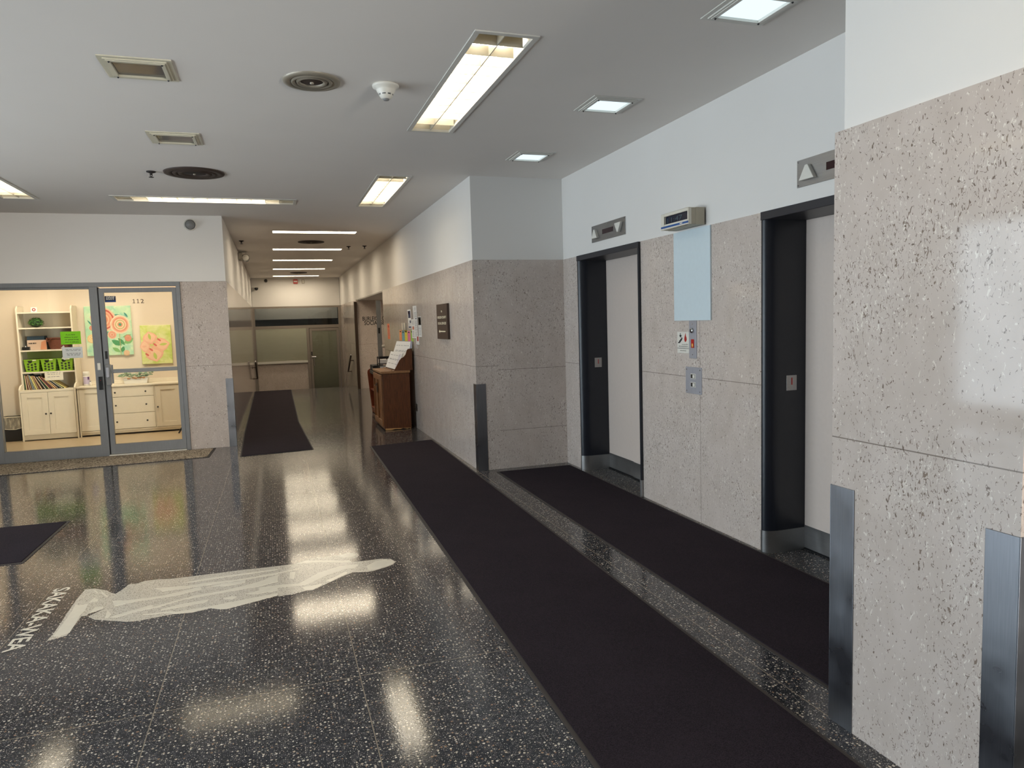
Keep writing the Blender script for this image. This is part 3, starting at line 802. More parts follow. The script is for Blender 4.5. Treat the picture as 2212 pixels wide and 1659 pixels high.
mat([(2.171, 7.189), (2.145, 2.24), (3.028, 2.24), (3.013, 7.17)], 'runner_mat', 'dark charcoal runner in the recess in front of both elevators', M['carpet'], M['rubber'])
mat([(-.487, 9.523), (.414, 9.626), (.325, 12.624), (.355, 19.27), (-.545, 19.30), (-.518, 11.576)], 'runner_mat', 'crooked dark runner lying down the narrow corridor', M['carpet'], M['rubber_dark'], rimw=.016)
mat([(-1.75, 6.927), (-3.9, 6.98), (-3.9, 5.83), (-1.768, 5.772)], 'runner_mat', 'dark mat corner reaching in from the street side, beside the floor inlay', M['carpet'], M['rubber'])
mat([(-.83, 10.405), (-4.1, 10.42), (-4.1, 9.53), (-.861, 9.68)], 'door_mat', 'speckled brown looped mat along the glass office front', M['loop'], M['rubber'], rimw=.03)

# ------------------------------------------------------------------ floor inlay
ROBE = [(-1.042, 4.868), (-1.014, 4.839), (-0.989, 4.900), (-0.966, 4.991), (-0.904, 4.984), (-0.909, 4.993), (-0.878, 5.021), (-0.792, 5.015), (-0.726, 4.993), (-0.602, 4.990), (-0.461, 4.986), (-0.267, 4.987), (-0.181, 4.977), (0.056, 4.968), (0.124, 5.027), (0.215, 5.048), (0.341, 5.032), (0.418, 5.065), (0.471, 5.034), (0.479, 4.980), (0.460, 4.934), (0.407, 4.904), (0.423, 4.845), (0.513, 4.843), (0.604, 4.841), (0.672, 4.811), (0.698, 4.741), (0.672, 4.694), (0.622, 4.658), (0.529, 4.616), (0.485, 4.614), (0.402, 4.643), (0.352, 4.611), (0.244, 4.515), (0.180, 4.457), (0.138, 4.421), (0.099, 4.426), (0.032, 4.402), (-0.057, 4.393), (-0.066, 4.410), (-0.211, 4.357), (-0.345, 4.309), (-0.379, 4.318), (-0.433, 4.360), (-0.530, 4.333), (-0.634, 4.352), (-0.803, 4.325), (-0.863, 4.335), (-1.046, 4.443), (-1.090, 4.505), (-1.029, 4.595), (-1.048, 4.675), (-1.052, 4.794)]
PLINTH = [(-1.221, 4.224), (-1.138, 4.258), (-1.131, 4.456), (-1.129, 4.525), (-1.102, 4.525), (-1.099, 4.547), (-1.029, 4.599), (-1.030, 4.668), (-1.029, 4.784), (-1.042, 4.868), (-1.079, 4.928), (-1.159, 4.994), (-1.214, 5.004), (-1.222, 4.831), (-1.219, 4.597), (-1.214, 4.309)]
FOLDS = [
[(-0.801, 4.847), (-0.750, 4.837), (-0.588, 4.809), (-0.486, 4.819), (-0.336, 4.802), (-0.063, 4.822), (-0.064, 4.803), (-0.335, 4.772), (-0.555, 4.766), (-0.744, 4.767), (-0.760, 4.807)],
[(-0.859, 4.680), (-0.723, 4.687), (-0.525, 4.759), (-0.513, 4.709), (-0.650, 4.656), (-0.854, 4.647)],
[(-0.830, 4.496), (-0.735, 4.525), (-0.540, 4.610), (-0.399, 4.627), (-0.256, 4.668), (-0.064, 4.766), (-0.064, 4.657), (-0.181, 4.613), (-0.397, 4.593), (-0.604, 4.563), (-0.731, 4.494), (-0.827, 4.475)],
[(-0.709, 4.455), (-0.597, 4.498), (-0.451, 4.509), (-0.475, 4.467), (-0.592, 4.446), (-0.706, 4.435)],
[(-0.377, 4.488), (-0.329, 4.510), (-0.299, 4.487), (-0.319, 4.453)],
[(-0.251, 4.520), (-0.065, 4.564), (-0.065, 4.497), (-0.196, 4.487)],
[(-0.795, 4.400), (-0.657, 4.383), (-0.627, 4.351), (-0.530, 4.337), (-0.440, 4.365), (-0.380, 4.322), (-0.346, 4.314), (-0.211, 4.362), (-0.066, 4.416), (-0.065, 4.453), (-0.247, 4.424), (-0.418, 4.393), (-0.617, 4.378), (-0.653, 4.403), (-0.797, 4.410)],
[(-0.646, 4.875), (-0.531, 4.903), (-0.341, 4.909), (-0.063, 4.912), (-0.063, 4.892), (-0.378, 4.881), (-0.565, 4.870)],
[(-0.493, 4.723), (-0.393, 4.761), (-0.334, 4.760), (-0.259, 4.770), (-0.261, 4.717), (-0.368, 4.704), (-0.443, 4.736)],
[(-0.178, 4.825), (-0.054, 4.839), (0.074, 4.860), (0.074, 4.846), (-0.054, 4.818), (-0.178, 4.805)],
[(-0.174, 4.595), (-0.055, 4.593), (0.064, 4.567), (0.187, 4.722), (0.330, 4.799), (0.444, 4.792), (0.450, 4.761), (0.419, 4.718), (0.367, 4.726), (0.233, 4.649), (0.103, 4.526), (-0.056, 4.545), (-0.173, 4.511)],
[(-0.176, 4.694), (-0.116, 4.758), (-0.050, 4.796), (-0.062, 4.749), (-0.103, 4.663), (-0.175, 4.631)],
[(0.078, 4.494), (0.142, 4.497), (0.203, 4.508), (0.180, 4.463), (0.138, 4.427), (0.095, 4.433)],
[(0.499, 4.726), (0.576, 4.808), (0.622, 4.811), (0.680, 4.771), (0.688, 4.738), (0.669, 4.702), (0.624, 4.672), (0.553, 4.633), (0.501, 4.641)],
[(0.060, 4.970), (0.208, 4.938), (0.337, 4.875), (0.419, 4.847), (0.404, 4.895), (0.361, 4.899), (0.211, 4.974), (0.132, 5.008)],
[(0.331, 5.021), (0.372, 4.965), (0.435, 4.960), (0.463, 5.010), (0.417, 5.059)],
[(0.013, 4.810), (0.047, 4.802), (0.035, 4.668), (0.007, 4.693)],
[(0.226, 4.548), (0.362, 4.674), (0.368, 4.644), (0.344, 4.614), (0.249, 4.526)],
[(-1.205, 4.273), (-1.201, 4.449), (-1.201, 4.628), (-1.207, 4.741), (-1.185, 4.716), (-1.136, 4.720), (-1.129, 4.606), (-1.139, 4.556), (-1.135, 4.450), (-1.133, 4.296), (-1.177, 4.255)],
[(-1.139, 4.746), (-1.123, 4.824), (-1.112, 4.793), (-1.095, 4.778), (-1.093, 4.744)],
[(-1.086, 4.642), (-1.041, 4.640), (-1.033, 4.601), (-1.093, 4.556)],
[(-1.161, 4.963), (-1.146, 4.957), (-1.120, 4.901), (-1.127, 4.895)],
[(-1.113, 4.934), (-1.050, 4.810), (-1.058, 4.809), (-1.100, 4.884)],
[(-1.004, 4.561), (-0.969, 4.485), (-0.975, 4.435), (-0.993, 4.439)],
[(-0.973, 4.442), (-0.890, 4.491), (-0.765, 4.549), (-0.759, 4.506), (-0.860, 4.463), (-0.930, 4.424)],
[(-1.008, 4.716), (-0.925, 4.690), (-0.784, 4.681), (-0.780, 4.654), (-0.916, 4.636), (-0.978, 4.613)]]
t = thing('floor_inlay', 'cream robed figure inlaid flat in the dark lobby floor, head towards the long runner', 'floor inlay', (0, 4.8, 0))
MB().prism(ROBE, 'z', .0002, .0012).build('robe', M['inlay_speck'], t)
MB().prism(PLINTH, 'z', .0002, .0011).build('plinth', M['inlay_speck'], t)
b = MB()
for k, q in enumerate(FOLDS): b.prism(q, 'z', .0008, .0019 + .00001 * k)
b.build('robe_fold', M['inlay'], t)
t = thing('floor_lettering', 'cream capital letters set in the dark floor at the feet of the robed figure', 'lettering', (-1.35, 4.6, 0))
MB().text('SAKAKA-WEA', (-1.40, 5.092, .0016), (0, -1, 0), (1, 0, 0), .088, .945, bold=.02).build('letters', M['inlay'], t)

# ------------------------------------------------------------------ glass office front
w1 = sroot('window_1', (-2.2, YS, 0))
ya, yb = YS - .02, YS + .06
b = MB()
b.box(-4.5, -1.145, ya, yb, 2.198, ZS)                       # head
for x0, x1 in ((-1.194, -1.145), (-2.212, -2.12), (-3.375, -3.29), (-4.5, -4.45)): b.box(x0, x1, ya, yb, 0, 2.198)
b.box(-3.29, -2.212, ya, yb, 0, .148); b.box(-4.45, -3.375, ya, yb, 0, .148)
b.box(-3.29, -2.212, ya + .02, yb - .01, 2.17, 2.198)
b.build('window_frame', M['alu'], w1, bevel=.003)
b = MB()
for x0, x1 in ((-3.29, -2.212), (-4.45, -3.375)): b.box(x0, x1, YS + .017, YS + .023, .148, 2.198)
b.build('window_glass', M['glass'], w1)
MB().box(-2.12, -1.194, ya - .05, yb, .0005, .018).build('threshold', M['offwhite'], w1, bevel=.004)
MB().box(-2.1195, -2.1045, YS + .005, yb - .002, .02, 2.19).build('gasket', M['black'], w1)
d1 = sroot('door_1', (-1.65, YS, 0))
dx0, dx1, dz0, dz1 = -2.104, -1.197, .022, 2.178
b = MB(); da, db = YS - .012, YS + .032
b.box(dx0, -2.048, da, db, dz0, dz1); b.box(-1.246, dx1, da, db, dz0, dz1)
b.box(-2.048, -1.246, da, db, dz0, .15); b.box(-2.048, -1.246, da, db, 2.122, dz1)
b.build('door_frame', M['alu'], d1, bevel=.002)
MB().box(-2.048, -1.246, YS + .007, YS + .013, .15, 2.122).build('door_glass', M['glass'], d1)
b = MB(); b.box(-2.048, -1.246, da - .012, da + .02, 1.082, 1.132); b.box(-2.048, -1.246, da - .018, da - .01, 1.092, 1.104); b.box(-2.048, -1.246, da - .018, da - .01, 1.114, 1.124); b.build('push_bar', M['alu_h'], d1, bevel=.002)
b = MB(); b.box(-2.09, -2.03, da - .035, da, .93, 1.20); b.build('lock_case', M['grey'], d1, bevel=.006)
b = MB(); b.box(-2.078, -2.045, da - .06, da - .03, 1.06, 1.16); b.tube((-2.06, da - .075, 1.05), (-2.06, da - .03, 1.05), .018); b.build('door_handle', M['steel'], d1, bevel=.004)
MB().box(-2.085, -2.055, da - .003, da, 1.27, 1.37).build('door_label', M['ink'], d1)
MB().box(-2.025, -2.005, da - .02, da, .95, 1.19).build('strike_guard', M['alu'], d1)
MB().box(-2.18, -2.145, ya - .012, ya, 1.13, 1.22).build('strike_plate', M['offwhite'], w1, bevel=.003)
t = thing('card_reader', 'small black card reader on the aluminium post beside the office door', 'card reader', (-2.155, ya, .9))
MB().box(-2.175, -2.13, ya - .028, ya - .0005, .875, 1.045).build('body', M['black'], t, bevel=.004)
MB().box(-2.157, -2.149, ya - .0295, ya - .0275, .995, 1.002).build('status_lamp', M['red'], t)
# notices on the glass
yg = YS + .0165
t = thing('green_notice', 'bright green paper notice taped inside the glass office front', 'notice', (-2.46, yg, 1.47))
MB().box(-2.577, -2.350, yg - .001, yg - .0002, 1.474, 1.638).build('sheet', M['green_paper'], t)
b = MB()
for k, s_ in enumerate(('If you have', 'children in your', 'car please bring', 'them in with you.')):
    w_ = (.10, .15, .155, .155)[k]
    b.text(s_, (-2.464 + .004 * k, yg - .002, 1.590 - .031 * k), (1, 0, 0), (0, 0, 1), .0135, w_, bold=.012, align='CENTER')
b.build('lettering', M['ink'], t)
t = thing('white_notice', 'white paper notice taped on the glass just below the green notice', 'notice', (-2.46, yg, 1.29))
MB().box(-2.571, -2.343, yg - .001, yg - .0002, 1.297, 1.438).build('sheet', M['blue_paper'], t)
MB().rows((-2.55, yg - .0012, 1.30), (1, 0, 0), (0, 0, 1), .2, (.105, .093, .055, .043, .03), .005, seed=3).build('print', M['inkgrey'], t)
b = MB(); b.prism([(-2.585, 1.43), (-2.55, 1.465), (-2.54, 1.445), (-2.575, 1.42)], 'y', yg - .0022, yg - .0012); b.prism([(-2.585, 1.30), (-2.55, 1.275), (-2.53, 1.285), (-2.57, 1.32)], 'y', yg - .0022, yg - .0012); b.build('tape', M['paper2'], t)
yd = YS + .0068
t = thing('door_number', 'dark number 112 stuck on the glass of the office door', 'door number', (-1.655, yd, 1.97))
b = MB(); yq = yd - .0004
for x in (-1.706, -1.658):
    b.box(x - .004, x + .004, yq - .0004, yq, 1.984, 2.034); b.box(x - .016, x + .016, yq - .0004, yq, 1.980, 1.986)
    b.prism([(x - .004, 2.034), (x - .016, 2.026), (x - .016, 2.021), (x - .004, 2.027)], 'y', yq - .0004, yq)
b.text('2', (-1.628, yq - .0004, 1.980), (1, 0, 0), (0, 0, 1), .053, .040, bold=.01).build('digits', M['inkbrown'], t)
t = thing('door_sticker', 'small dark blue sticker in the upper corner of the office door glass', 'sticker', (-1.98, yd, 2.0))
b = MB(); b.use(C(18, 30, 62)).box(-2.042, -1.915, yd - .001, yd - .0002, 1.999, 2.078); b.use(C(26, 62, 120)).box(-2.04, -1.917, yd - .0014, yd - .001, 2.001, 2.02)
b.use(M['offwhite']).rows((-2.038, yd - .001, 2.02), (1, 0, 0), (0, 0, 1), .12, (.012, .023, .035, .046), .006, seed=8); b.build('label', None, t)

# ------------------------------------------------------------------ office furniture
W_ = M['white']
hx0, hx1, hy0 = -3.69, -2.938, 12.50
t = thing('hutch_cabinet', 'tall white hutch with open shelves over two panelled doors, inside the glass office', 'cabinet', ((hx0 + hx1) / 2, 12.73, 0))
yw = YW - .001
b = MB()
for x in (hx0, hx1 - .022):
    b.prism([(hy0, .0), (yw, .0), (yw, .86), (hy0 + .14, .86), (hy0 + .06, .84), (hy0, .79)], 'x', x, x + .022)
b.build('base_side', W_, t, bevel=.003)
b = MB(); b.box(hx0 + .022, hx1 - .022, hy0, yw, .742, .772); b.build('base_top', W_, t, bevel=.002)
b = MB(); b.box(hx0 + .022, hx1 - .022, hy0 + .025, hy0 + .04, .02, .075); b.box(hx0 + .022, hx1 - .022, hy0 + .02, yw - .02, .075, .09); b.box(hx0 + .022, hx1 - .022, yw - .01, yw, .05, .742); b.build('plinth', W_, t)
def panel_door(x0, x1, z0, z1, y, par, kx, kz, stile=.075):
    b = MB(); b.box(x0, x1, y + .01, y + .018, z0, z1)
    b.box(x0, x0 + stile, y, y + .011, z0, z1); b.box(x1 - stile, x1, y, y + .011, z0, z1)
    b.box(x0 + stile, x1 - stile, y, y + .011, z0, z0 + stile); b.box(x0 + stile, x1 - stile, y, y + .011, z1 - stile, z1)
    d = b.build('door', W_, par, bevel=.0015)
    k = MB(); k.lathe([(.006, 0), (.006, -.012), (.013, -.016), (.013, -.022), (.001, -.025)], (kx, y, kz), 'y', seg=14); k.build('knob', M['black'], d)
panel_door(hx0 + .026, -3.317, .095, .738, hy0 + .002, t, -3.352, .41)
panel_door(-3.313, hx1 - .026, .095, .738, hy0 + .002, t, -3.286, .412)
uy = 12.66
b = MB()
for x in (hx0 + .004, hx1 - .026):
    b.prism([(uy, .772), (yw, .772), (yw, 2.05), (uy + .05, 2.05), (uy, 2.0)], 'x', x, x + .022)
b.build('shelf_side', W_, t, bevel=.002)
SHZ = (1.045, 1.378, 1.720, 1.955)
for z in SHZ: MB().box(hx0 + .026, hx1 - .026, uy + .004, yw - .01, z - .022, z).build('shelf', W_, t, bevel=.002)
MB().box(hx0 + .026, hx1 - .026, yw - .009, yw - .001, .772, 1.955).build('back_panel', M['white_in'], t)
tag(MB().box(hx0 + .027, hx1 - .027, yw - .011, yw - .009, 1.046, 1.356).build('green_sheet', C(150, 160, 84), t), 'olive green sheet at the back of one shelf bay')  # thin olive sheet in front of the bay's back panel
# sideboard
sx0, sx1, sy0 = -2.925, -1.455, 12.52
t = thing('sideboard', 'long low white sideboard with three drawers between two panelled doors', 'sideboard', ((sx0 + sx1) / 2, 12.74, 0))
b = MB(); b.box(sx0 - .004, sx1 + .004, sy0 - .012, yw, .762, .788); b.box(sx0, sx1, yw - .02, yw, .788, .845); b.build('top', W_, t, bevel=.003)
b = MB(); b.box(sx0, sx0 + .02, sy0, yw, .0, .762); b.box(sx1 - .02, sx1, sy0, yw, .0, .762); b.box(-2.462, -2.446, sy0 + .004, yw, .09, .762); b.box(-1.858, -1.842, sy0 + .004, yw, .09, .762); b.box(sx0 + .02, sx1 - .02, sy0 + .004, yw - .01, .072, .09); b.box(sx0 + .02, sx1 - .02, sy0 + .02, sy0 + .035, .03, .072); b.box(sx0 + .02, sx1 - .02, yw - .01, yw, .09, .762)
b.build('carcass', W_, t, bevel=.0015)
panel_door(sx0 + .024, -2.464, .095, .757, sy0, t, -2.50, .41)
panel_door(-1.840, sx1 - .024, .095, .757, sy0, t, -1.812, .412)
for z0, z1, kz in ((.602, .757, .672), (.343, .596, .468), (.095, .337, .21)):
    d = MB().box(-2.444, -1.860, sy0, sy0 + .018, z0, z1).build('drawer', W_, t, bevel=.002)
    for kx in (-2.424 + .02, -1.994 + .02):
        k = MB(); k.lathe([(.006, 0), (.006, -.012), (.013, -.016), (.013, -.022), (.001, -.025)], (kx, sy0, kz), 'y', seg=14); k.build('knob', M['black'], d)

# things on the hutch
t = thing('small_card', 'small white card with a red ring standing on top of the hutch', 'card', (-3.45, 12.72, 1.955))
MB().box(-3.49, -3.41, 12.70, 12.71, 1.9553, 2.03).build('card_sheet', M['paper'], t)
b = MB(); b.lathe([(.012, 0), (.024, 0), (.024, .001), (.012, .001)], (-3.45, 12.6985, 1.993), 'y', seg=20); b.build('ring_mark', C(170, 60, 50), t)
t = thing('topiary_ball', 'green leafy topiary ball on the top shelf bay of the hutch', 'plant', (-3.46, 12.78, 1.72))
b = MB(); rnd = random.Random(3); c0 = Vector((-3.46, 12.79, 1.792))
b.use(C(26, 50, 20)).ball(c0, .085, 1, 1, .8)
for k in range(420):
    a = rnd.uniform(0, 2 * PI); zz = rnd.uniform(-.45, 1); rr = math.sqrt(max(0, 1 - zz * zz))
    d = Vector((rr * math.cos(a), rr * math.sin(a), zz * .85)); p = c0 + d * rnd.uniform(.08, .105)
    u = d.orthogonal().normalized(); w2 = d.cross(u); q = rnd.uniform(0, 2 * PI); e = (u * math.cos(q) + w2 * math.sin(q)); f_ = d.cross(e)
    if p.z - .014 < 1.721: continue
    b.use(C(44, 92, 30) if k % 3 else C(104, 160, 70)); s_ = rnd.uniform(.008, .014)
    b.add([p - e * s_, p + f_ * s_ * .5 + d * .003, p + e * s_, p - f_ * s_ * .5 + d * .003], [(0, 1, 2, 3)])
b.build('foliage', None, t)
t = thing('storage_box', 'dark blue box with an orange book standing in front, on the middle hutch shelf', 'box', (-3.47, 12.8, 1.378))
b = MB(); b.box(-3.60, -3.365, 12.78, 12.93, 1.3785, 1.59); b.build('box_body', C(44, 66, 82), t, bevel=.004)
t = thing('picture_book', 'pale orange picture book leaning upright against the dark blue box', 'book', (-3.47, 12.75, 1.378), None)
b = MB(); b.use(C(206, 180, 160)).box(-3.59, -3.335, 12.745, 12.765, 1.38, 1.53); b.use(C(200, 138, 104)).prism([(-3.42, 1.381), (-3.336, 1.381), (-3.336, 1.528), (-3.40, 1.50)], 'y', 12.7435, 12.745)
b.use(M['ink']).rows((-3.58, 12.744, 1.46), (1, 0, 0), (0, 0, 1), .12, (.012,), .018, seed=4); b.build('cover', None, t)
t = thing('black_clip', 'small black clip box on the middle hutch shelf before the dark blue box', 'clip', (-3.6, 12.7, 1.378))
MB().box(-3.645, -3.55, 12.68, 12.74, 1.3785, 1.43).build('body', M['black'], t, bevel=.004)
b = MB(); b.tube((-3.60, 12.70, 1.43), (-3.60, 12.70, 1.445), .008); b.build('latch', M['chrome'], t)
t = thing('wicker_basket', 'brown wicker basket on the middle hutch shelf, partly behind the green notice', 'basket', (-3.15, 12.8, 1.378))
n = NT('wicker'); p = n.pos(scale=(60, 60, 90)); v = n.n('ShaderNodeTexChecker'); n.set(v.inputs[0], p); v.inputs['Scale'].default_value = 1.0
M['wicker'] = n.bsdf(n.mix(v.outputs[1], lin(86, 44, 28), lin(124, 70, 44)), .6, 0, .4, n.bump(v.outputs[1], .6, .004))
b = MB(); k = 20; pr = []
for zz, g in ((1.379, .78), (1.43, .9), (1.50, 1.0), (1.545, 1.05)):
    pr.append([(-3.165 + .165 * g * math.cos(2 * PI * i / k) * 1.0, 12.80 + .115 * g * math.sin(2 * PI * i / k), zz) for i in range(k)])
pr.append([(-3.165 + .160 * math.cos(2 * PI * i / k), 12.80 + .11 * math.sin(2 * PI * i / k), 1.545) for i in range(k)]); pr.append([(-3.165 + .12 * math.cos(2 * PI * i / k), 12.80 + .08 * math.sin(2 * PI * i / k), 1.39) for i in range(k)])
vs = [q for ring in pr for q in ring]
b.add(vs, [(r_ * k + i, r_ * k + (i + 1) % k, (r_ + 1) * k + (i + 1) % k, (r_ + 1) * k + i) for r_ in range(len(pr) - 1) for i in range(k)] + [tuple(range(k))[::-1], tuple(range((len(pr) - 1) * k, len(pr) * k))])
b.build('woven_body', M['wicker'], t)
b = MB(); b.path([(-3.165 + .175 * math.cos(2 * PI * i / 24), 12.80 + .122 * math.sin(2 * PI * i / 24), 1.548) for i in range(25)], .010, 8); b.build('rim', M['wicker'], t)
b = MB(); b.path([(-3.345 + .02, 12.74, 1.55), (-3.31, 12.70, 1.50), (-3.26, 12.69, 1.53), (-3.22, 12.70, 1.55)], .007, 8); b.build('handle', M['wicker'], t)
# green bins
GB = C(132, 176, 32)
for k, x in enumerate((-3.535, -3.312, -3.085)):
    lab = ['green perforated bin on the hutch, standing at the outer end next to the shelf side', 'middle one of three green perforated bins on the hutch', 'green perforated bin on the hutch, below the white notice on the glass'][k]
    t = thing('storage_bin', lab, 'bin', (x, 12.78, 1.045), 'green bins on the hutch')
    w0, w1_, y0, y1, z0, z1 = .083, .104, 12.675, 12.90, 1.0455, 1.232
    b = MB(); o = []
    for (w, ye, z) in ((w0, .012, z0), (w1_, 0, z1), (w1_ - .006, .006, z1), (w0 - .006, .018, z0 + .006)):
        o += [(x - w, y0 + ye, z), (x + w, y0 + ye, z), (x + w, y1 - ye, z), (x - w, y1 - ye, z)]
    fs = [(3, 2, 1, 0), (12, 13, 14, 15)]
    for r_ in range(3):
        for i in range(4): fs.append((r_ * 4 + i, r_ * 4 + (i + 1) % 4, r_ * 4 + 4 + (i + 1) % 4, r_ * 4 + 4 + i))
    b.use(GB).add(o, fs)
    b.use(C(30, 42, 12))
    for r_, zz in enumerate((1.085, 1.125, 1.165)):
        for c_ in (-.047, 0, .047):
            zq = zz - (.012 if c_ == 0 else 0) ; yy = y0 + .012 * (1 - (zq - z0) / (z1 - z0)) - .0008
            b.lathe([(.001, 0), (.0155, 0), (.0155, .0006), (.001, .0006)], (x + c_, yy - .0002, zq), 'y', seg=14)
    b.lathe([(.001, 0), (.030, 0), (.030, .0006), (.001, .0006)], (x - .02, y0 + .0008, 1.21), 'y', seg=16)
    for yy in (12.72, 12.76, 12.80, 12.84):
        for zz in (1.09, 1.13, 1.17):
            xx = x + w0 + (w1_ - w0) * (zz - z0) / (z1 - z0); b.lathe([(.001, 0), (.012, 0), (.012, .0006), (.001, .0006)], (xx + .0008, yy, zz), 'x', seg=10)
    b.build('tub', None, t)
    b = MB(); q = w1_ + .005
    for r_ in ((x - q, x + q, y0 - .006, y0 + .004), (x - q, x + q, y1 - .004, y1 + .006), (x - q, x - q + .01, y0 + .004, y1 - .004), (x + q - .01, x + q, y0 + .004, y1 - .004)): b.box(r_[0], r_[1], r_[2], r_[3], z1 - .01, z1 + .002)
    b.build('rim', GB, t, bevel=.002)
    tag(MB().box(x + .015, x + .062, y0 - .008, y0 - .006, z1 - .016, z1 - .002).build('name_tag', M['paper2'], t), 'white paper tag')
# shelf label
t = thing('shelf_notice', 'white paper slip hanging from the shelf over the leaning books', 'notice', (-3.24, uy, .9))
b = MB(); b.box(-3.372, -3.125, uy + .0005, uy + .0022, .905, 1.045); b.build('sheet', M['paper2'], t)
MB().rows((-3.36, uy, .91), (1, 0, 0), (0, 0, 1), .22, (.045, .085, .11), .008, seed=12).build('print', M['inkgrey'], t)
# leaning books
BC = [('green', (44, 74, 44)), ('black', (30, 28, 30)), ('cream', (214, 200, 170)), ('brown', (110, 68, 42)), ('dark red', (112, 44, 40)), ('pale yellow', (214, 190, 120)), ('grey blue', (96, 112, 124)), ('orange', (196, 120, 64)),
      ('tan', (176, 140, 100)), ('white', (228, 222, 206)), ('maroon', (90, 40, 44)), ('teal', (60, 108, 104))]
rnd = random.Random(11); NB = 23; foot = hx0 + .03
NTH = ['first', 'second', 'third', 'fourth', 'fifth', 'sixth', 'seventh', 'eighth', 'ninth', 'tenth', 'eleventh', 'twelfth', 'thirteenth', 'fourteenth', 'fifteenth', 'sixteenth', 'seventeenth', 'eighteenth', 'nineteenth', 'twentieth', 'twenty-first', 'twenty-second', 'twenty-third']
ang = .03
for k in range(NB):
    na = .03 + .92 * ((k + 1) / NB) ** 1.15
    th = rnd.uniform(.008, .0125); H = rnd.uniform(.21, .24)
    cn, cc = BC[(k * 5 + (k // 7)) % len(BC)]
    c_, s_ = math.cos(ang), math.sin(ang); z0 = .7735
    # near lower corner stands at foot, the cover leans towards the outer shelf side
    H = min(H, (.262 - th * s_) / c_)
    foot += th / c_ + (H * (na - ang) / c_ if k else .004) + .0012
    px_ = foot - th * c_
    q = [(px_, z0 + .0), (px_ + th * c_, z0 + th * s_), (px_ + th * c_ - s_ * H, z0 + th * s_ + c_ * H), (px_ - s_ * H, z0 + c_ * H)]
    if min(v[0] for v in q) < hx0 + .027: q = [(v[0] + hx0 + .028 - min(w[0] for w in q), v[1]) for v in q]
    if max(v[0] for v in q) > hx1 - .028: break
    y0 = 12.665 + rnd.uniform(0, .03)
    t = thing('picture_book', '%s thin %s picture book in the leaning row on the lowest hutch shelf' % (NTH[k], cn), 'book', (q[0][0], y0, z0), 'leaning picture books in the hutch')
    b = MB(); b.use(C(*cc)).prism(q, 'y', y0, y0 + .24); b.build('cover', None, t)
    m = .22
    q2 = [tuple(Vector(q[0]).lerp(Vector(q[1]), m)), tuple(Vector(q[0]).lerp(Vector(q[1]), 1 - m)), tuple(Vector(q[3]).lerp(Vector(q[2]), 1 - m)), tuple(Vector(q[3]).lerp(Vector(q[2]), m))]
    MB().prism(q2, 'y', y0 - .0012, y0 + .001).build('pages', C(226, 212, 184) if k % 2 else C(*[min(255, int(c * 1.35) + 12) for c in cc]), t)
    ang = na
# things on the sideboard
t = thing('wipes_canister', 'white canister with purple label on the sideboard next to the hutch', 'canister', (-2.83, 12.72, .788))
b = MB(); b.lathe([(.001, .0), (.043, .0), (.045, .006), (.045, .165), (.040, .172)], (-2.825, 12.72, .7885), seg=24); b.build('body', M['offwhite'], t)
b = MB(); b.lathe([(.0455, .03), (.0456, .145)], (-2.825, 12.72, .7885), seg=24); b.build('wrap_label', C(196, 184, 208), t)
b = MB(); b.lathe([(.046, .172), (.047, .20), (.040, .225), (.001, .226)], (-2.825, 12.72, .7885), seg=24); b.build('cap', M['offwhite'], t)
MB().box(-2.80, -2.782, 12.676, 12.70, .89, .93).build('label_patch', C(84, 40, 100), t)
t = thing('small_bottle', 'tiny white bottle standing beside the purple-labelled canister', 'bottle', (-2.765, 12.70, .788))
b = MB(); b.lathe([(.001, 0), (.018, 0), (.019, .05), (.012, .062), (.001, .063)], (-2.765, 12.68, .7885), seg=14); b.build('body', M['offwhite'], t)
b = MB(); b.lathe([(.009, .062), (.009, .078), (.001, .079)], (-2.765, 12.68, .7885), seg=12); b.build('cap', M['grey'], t)
t = thing('succulent_planter', 'low white planter box overflowing with pale green succulents on the sideboard', 'planter', (-2.12, 12.75, .788))
b = MB(); b.prism([(-2.29, .789), (-1.97, .789), (-1.95, .875), (-2.31, .875)], 'y', 12.68, 12.82); b.build('box_body', M['offwhite'], t, bevel=.004)
b = MB(); rnd = random.Random(5)
for k in range(34):
    cx, cy, cz = rnd.uniform(-2.36, -1.90), rnd.uniform(12.66, 12.82), rnd.uniform(.885, .945)
    s_ = rnd.uniform(.022, .036)
    for ring, (rr, tilt, nn) in enumerate(((1.0, .5, 8), (.7, .9, 6), (.35, 1.3, 4))):
        for i in range(nn):
            a = 2 * PI * i / nn + ring; d = Vector((math.cos(a), math.sin(a), 0)); w2 = Vector((-math.sin(a), math.cos(a), 0))
            c = Vector((cx, cy, cz)); tip = c + d * s_ * rr * 1.3 + Vector((0, 0, s_ * tilt)); mid = c + d * s_ * rr * .8 + Vector((0, 0, s_ * tilt * .35))
            b.use((C(178, 204, 180), C(206, 220, 194), C(150, 184, 164), C(218, 220, 192))[(k + ring) % 4])
            b.add([c, mid + w2 * s_ * .35, tip, mid - w2 * s_ * .35], [(0, 1, 2, 3)])
for k in range(7): b.use(C(170, 124, 84)).ball((rnd.uniform(-2.25, -2.0), 12.675, rnd.uniform(.868, .885)), .018, 1.3, .5, .7, 8, 5)
b.build('succulents', None, t)
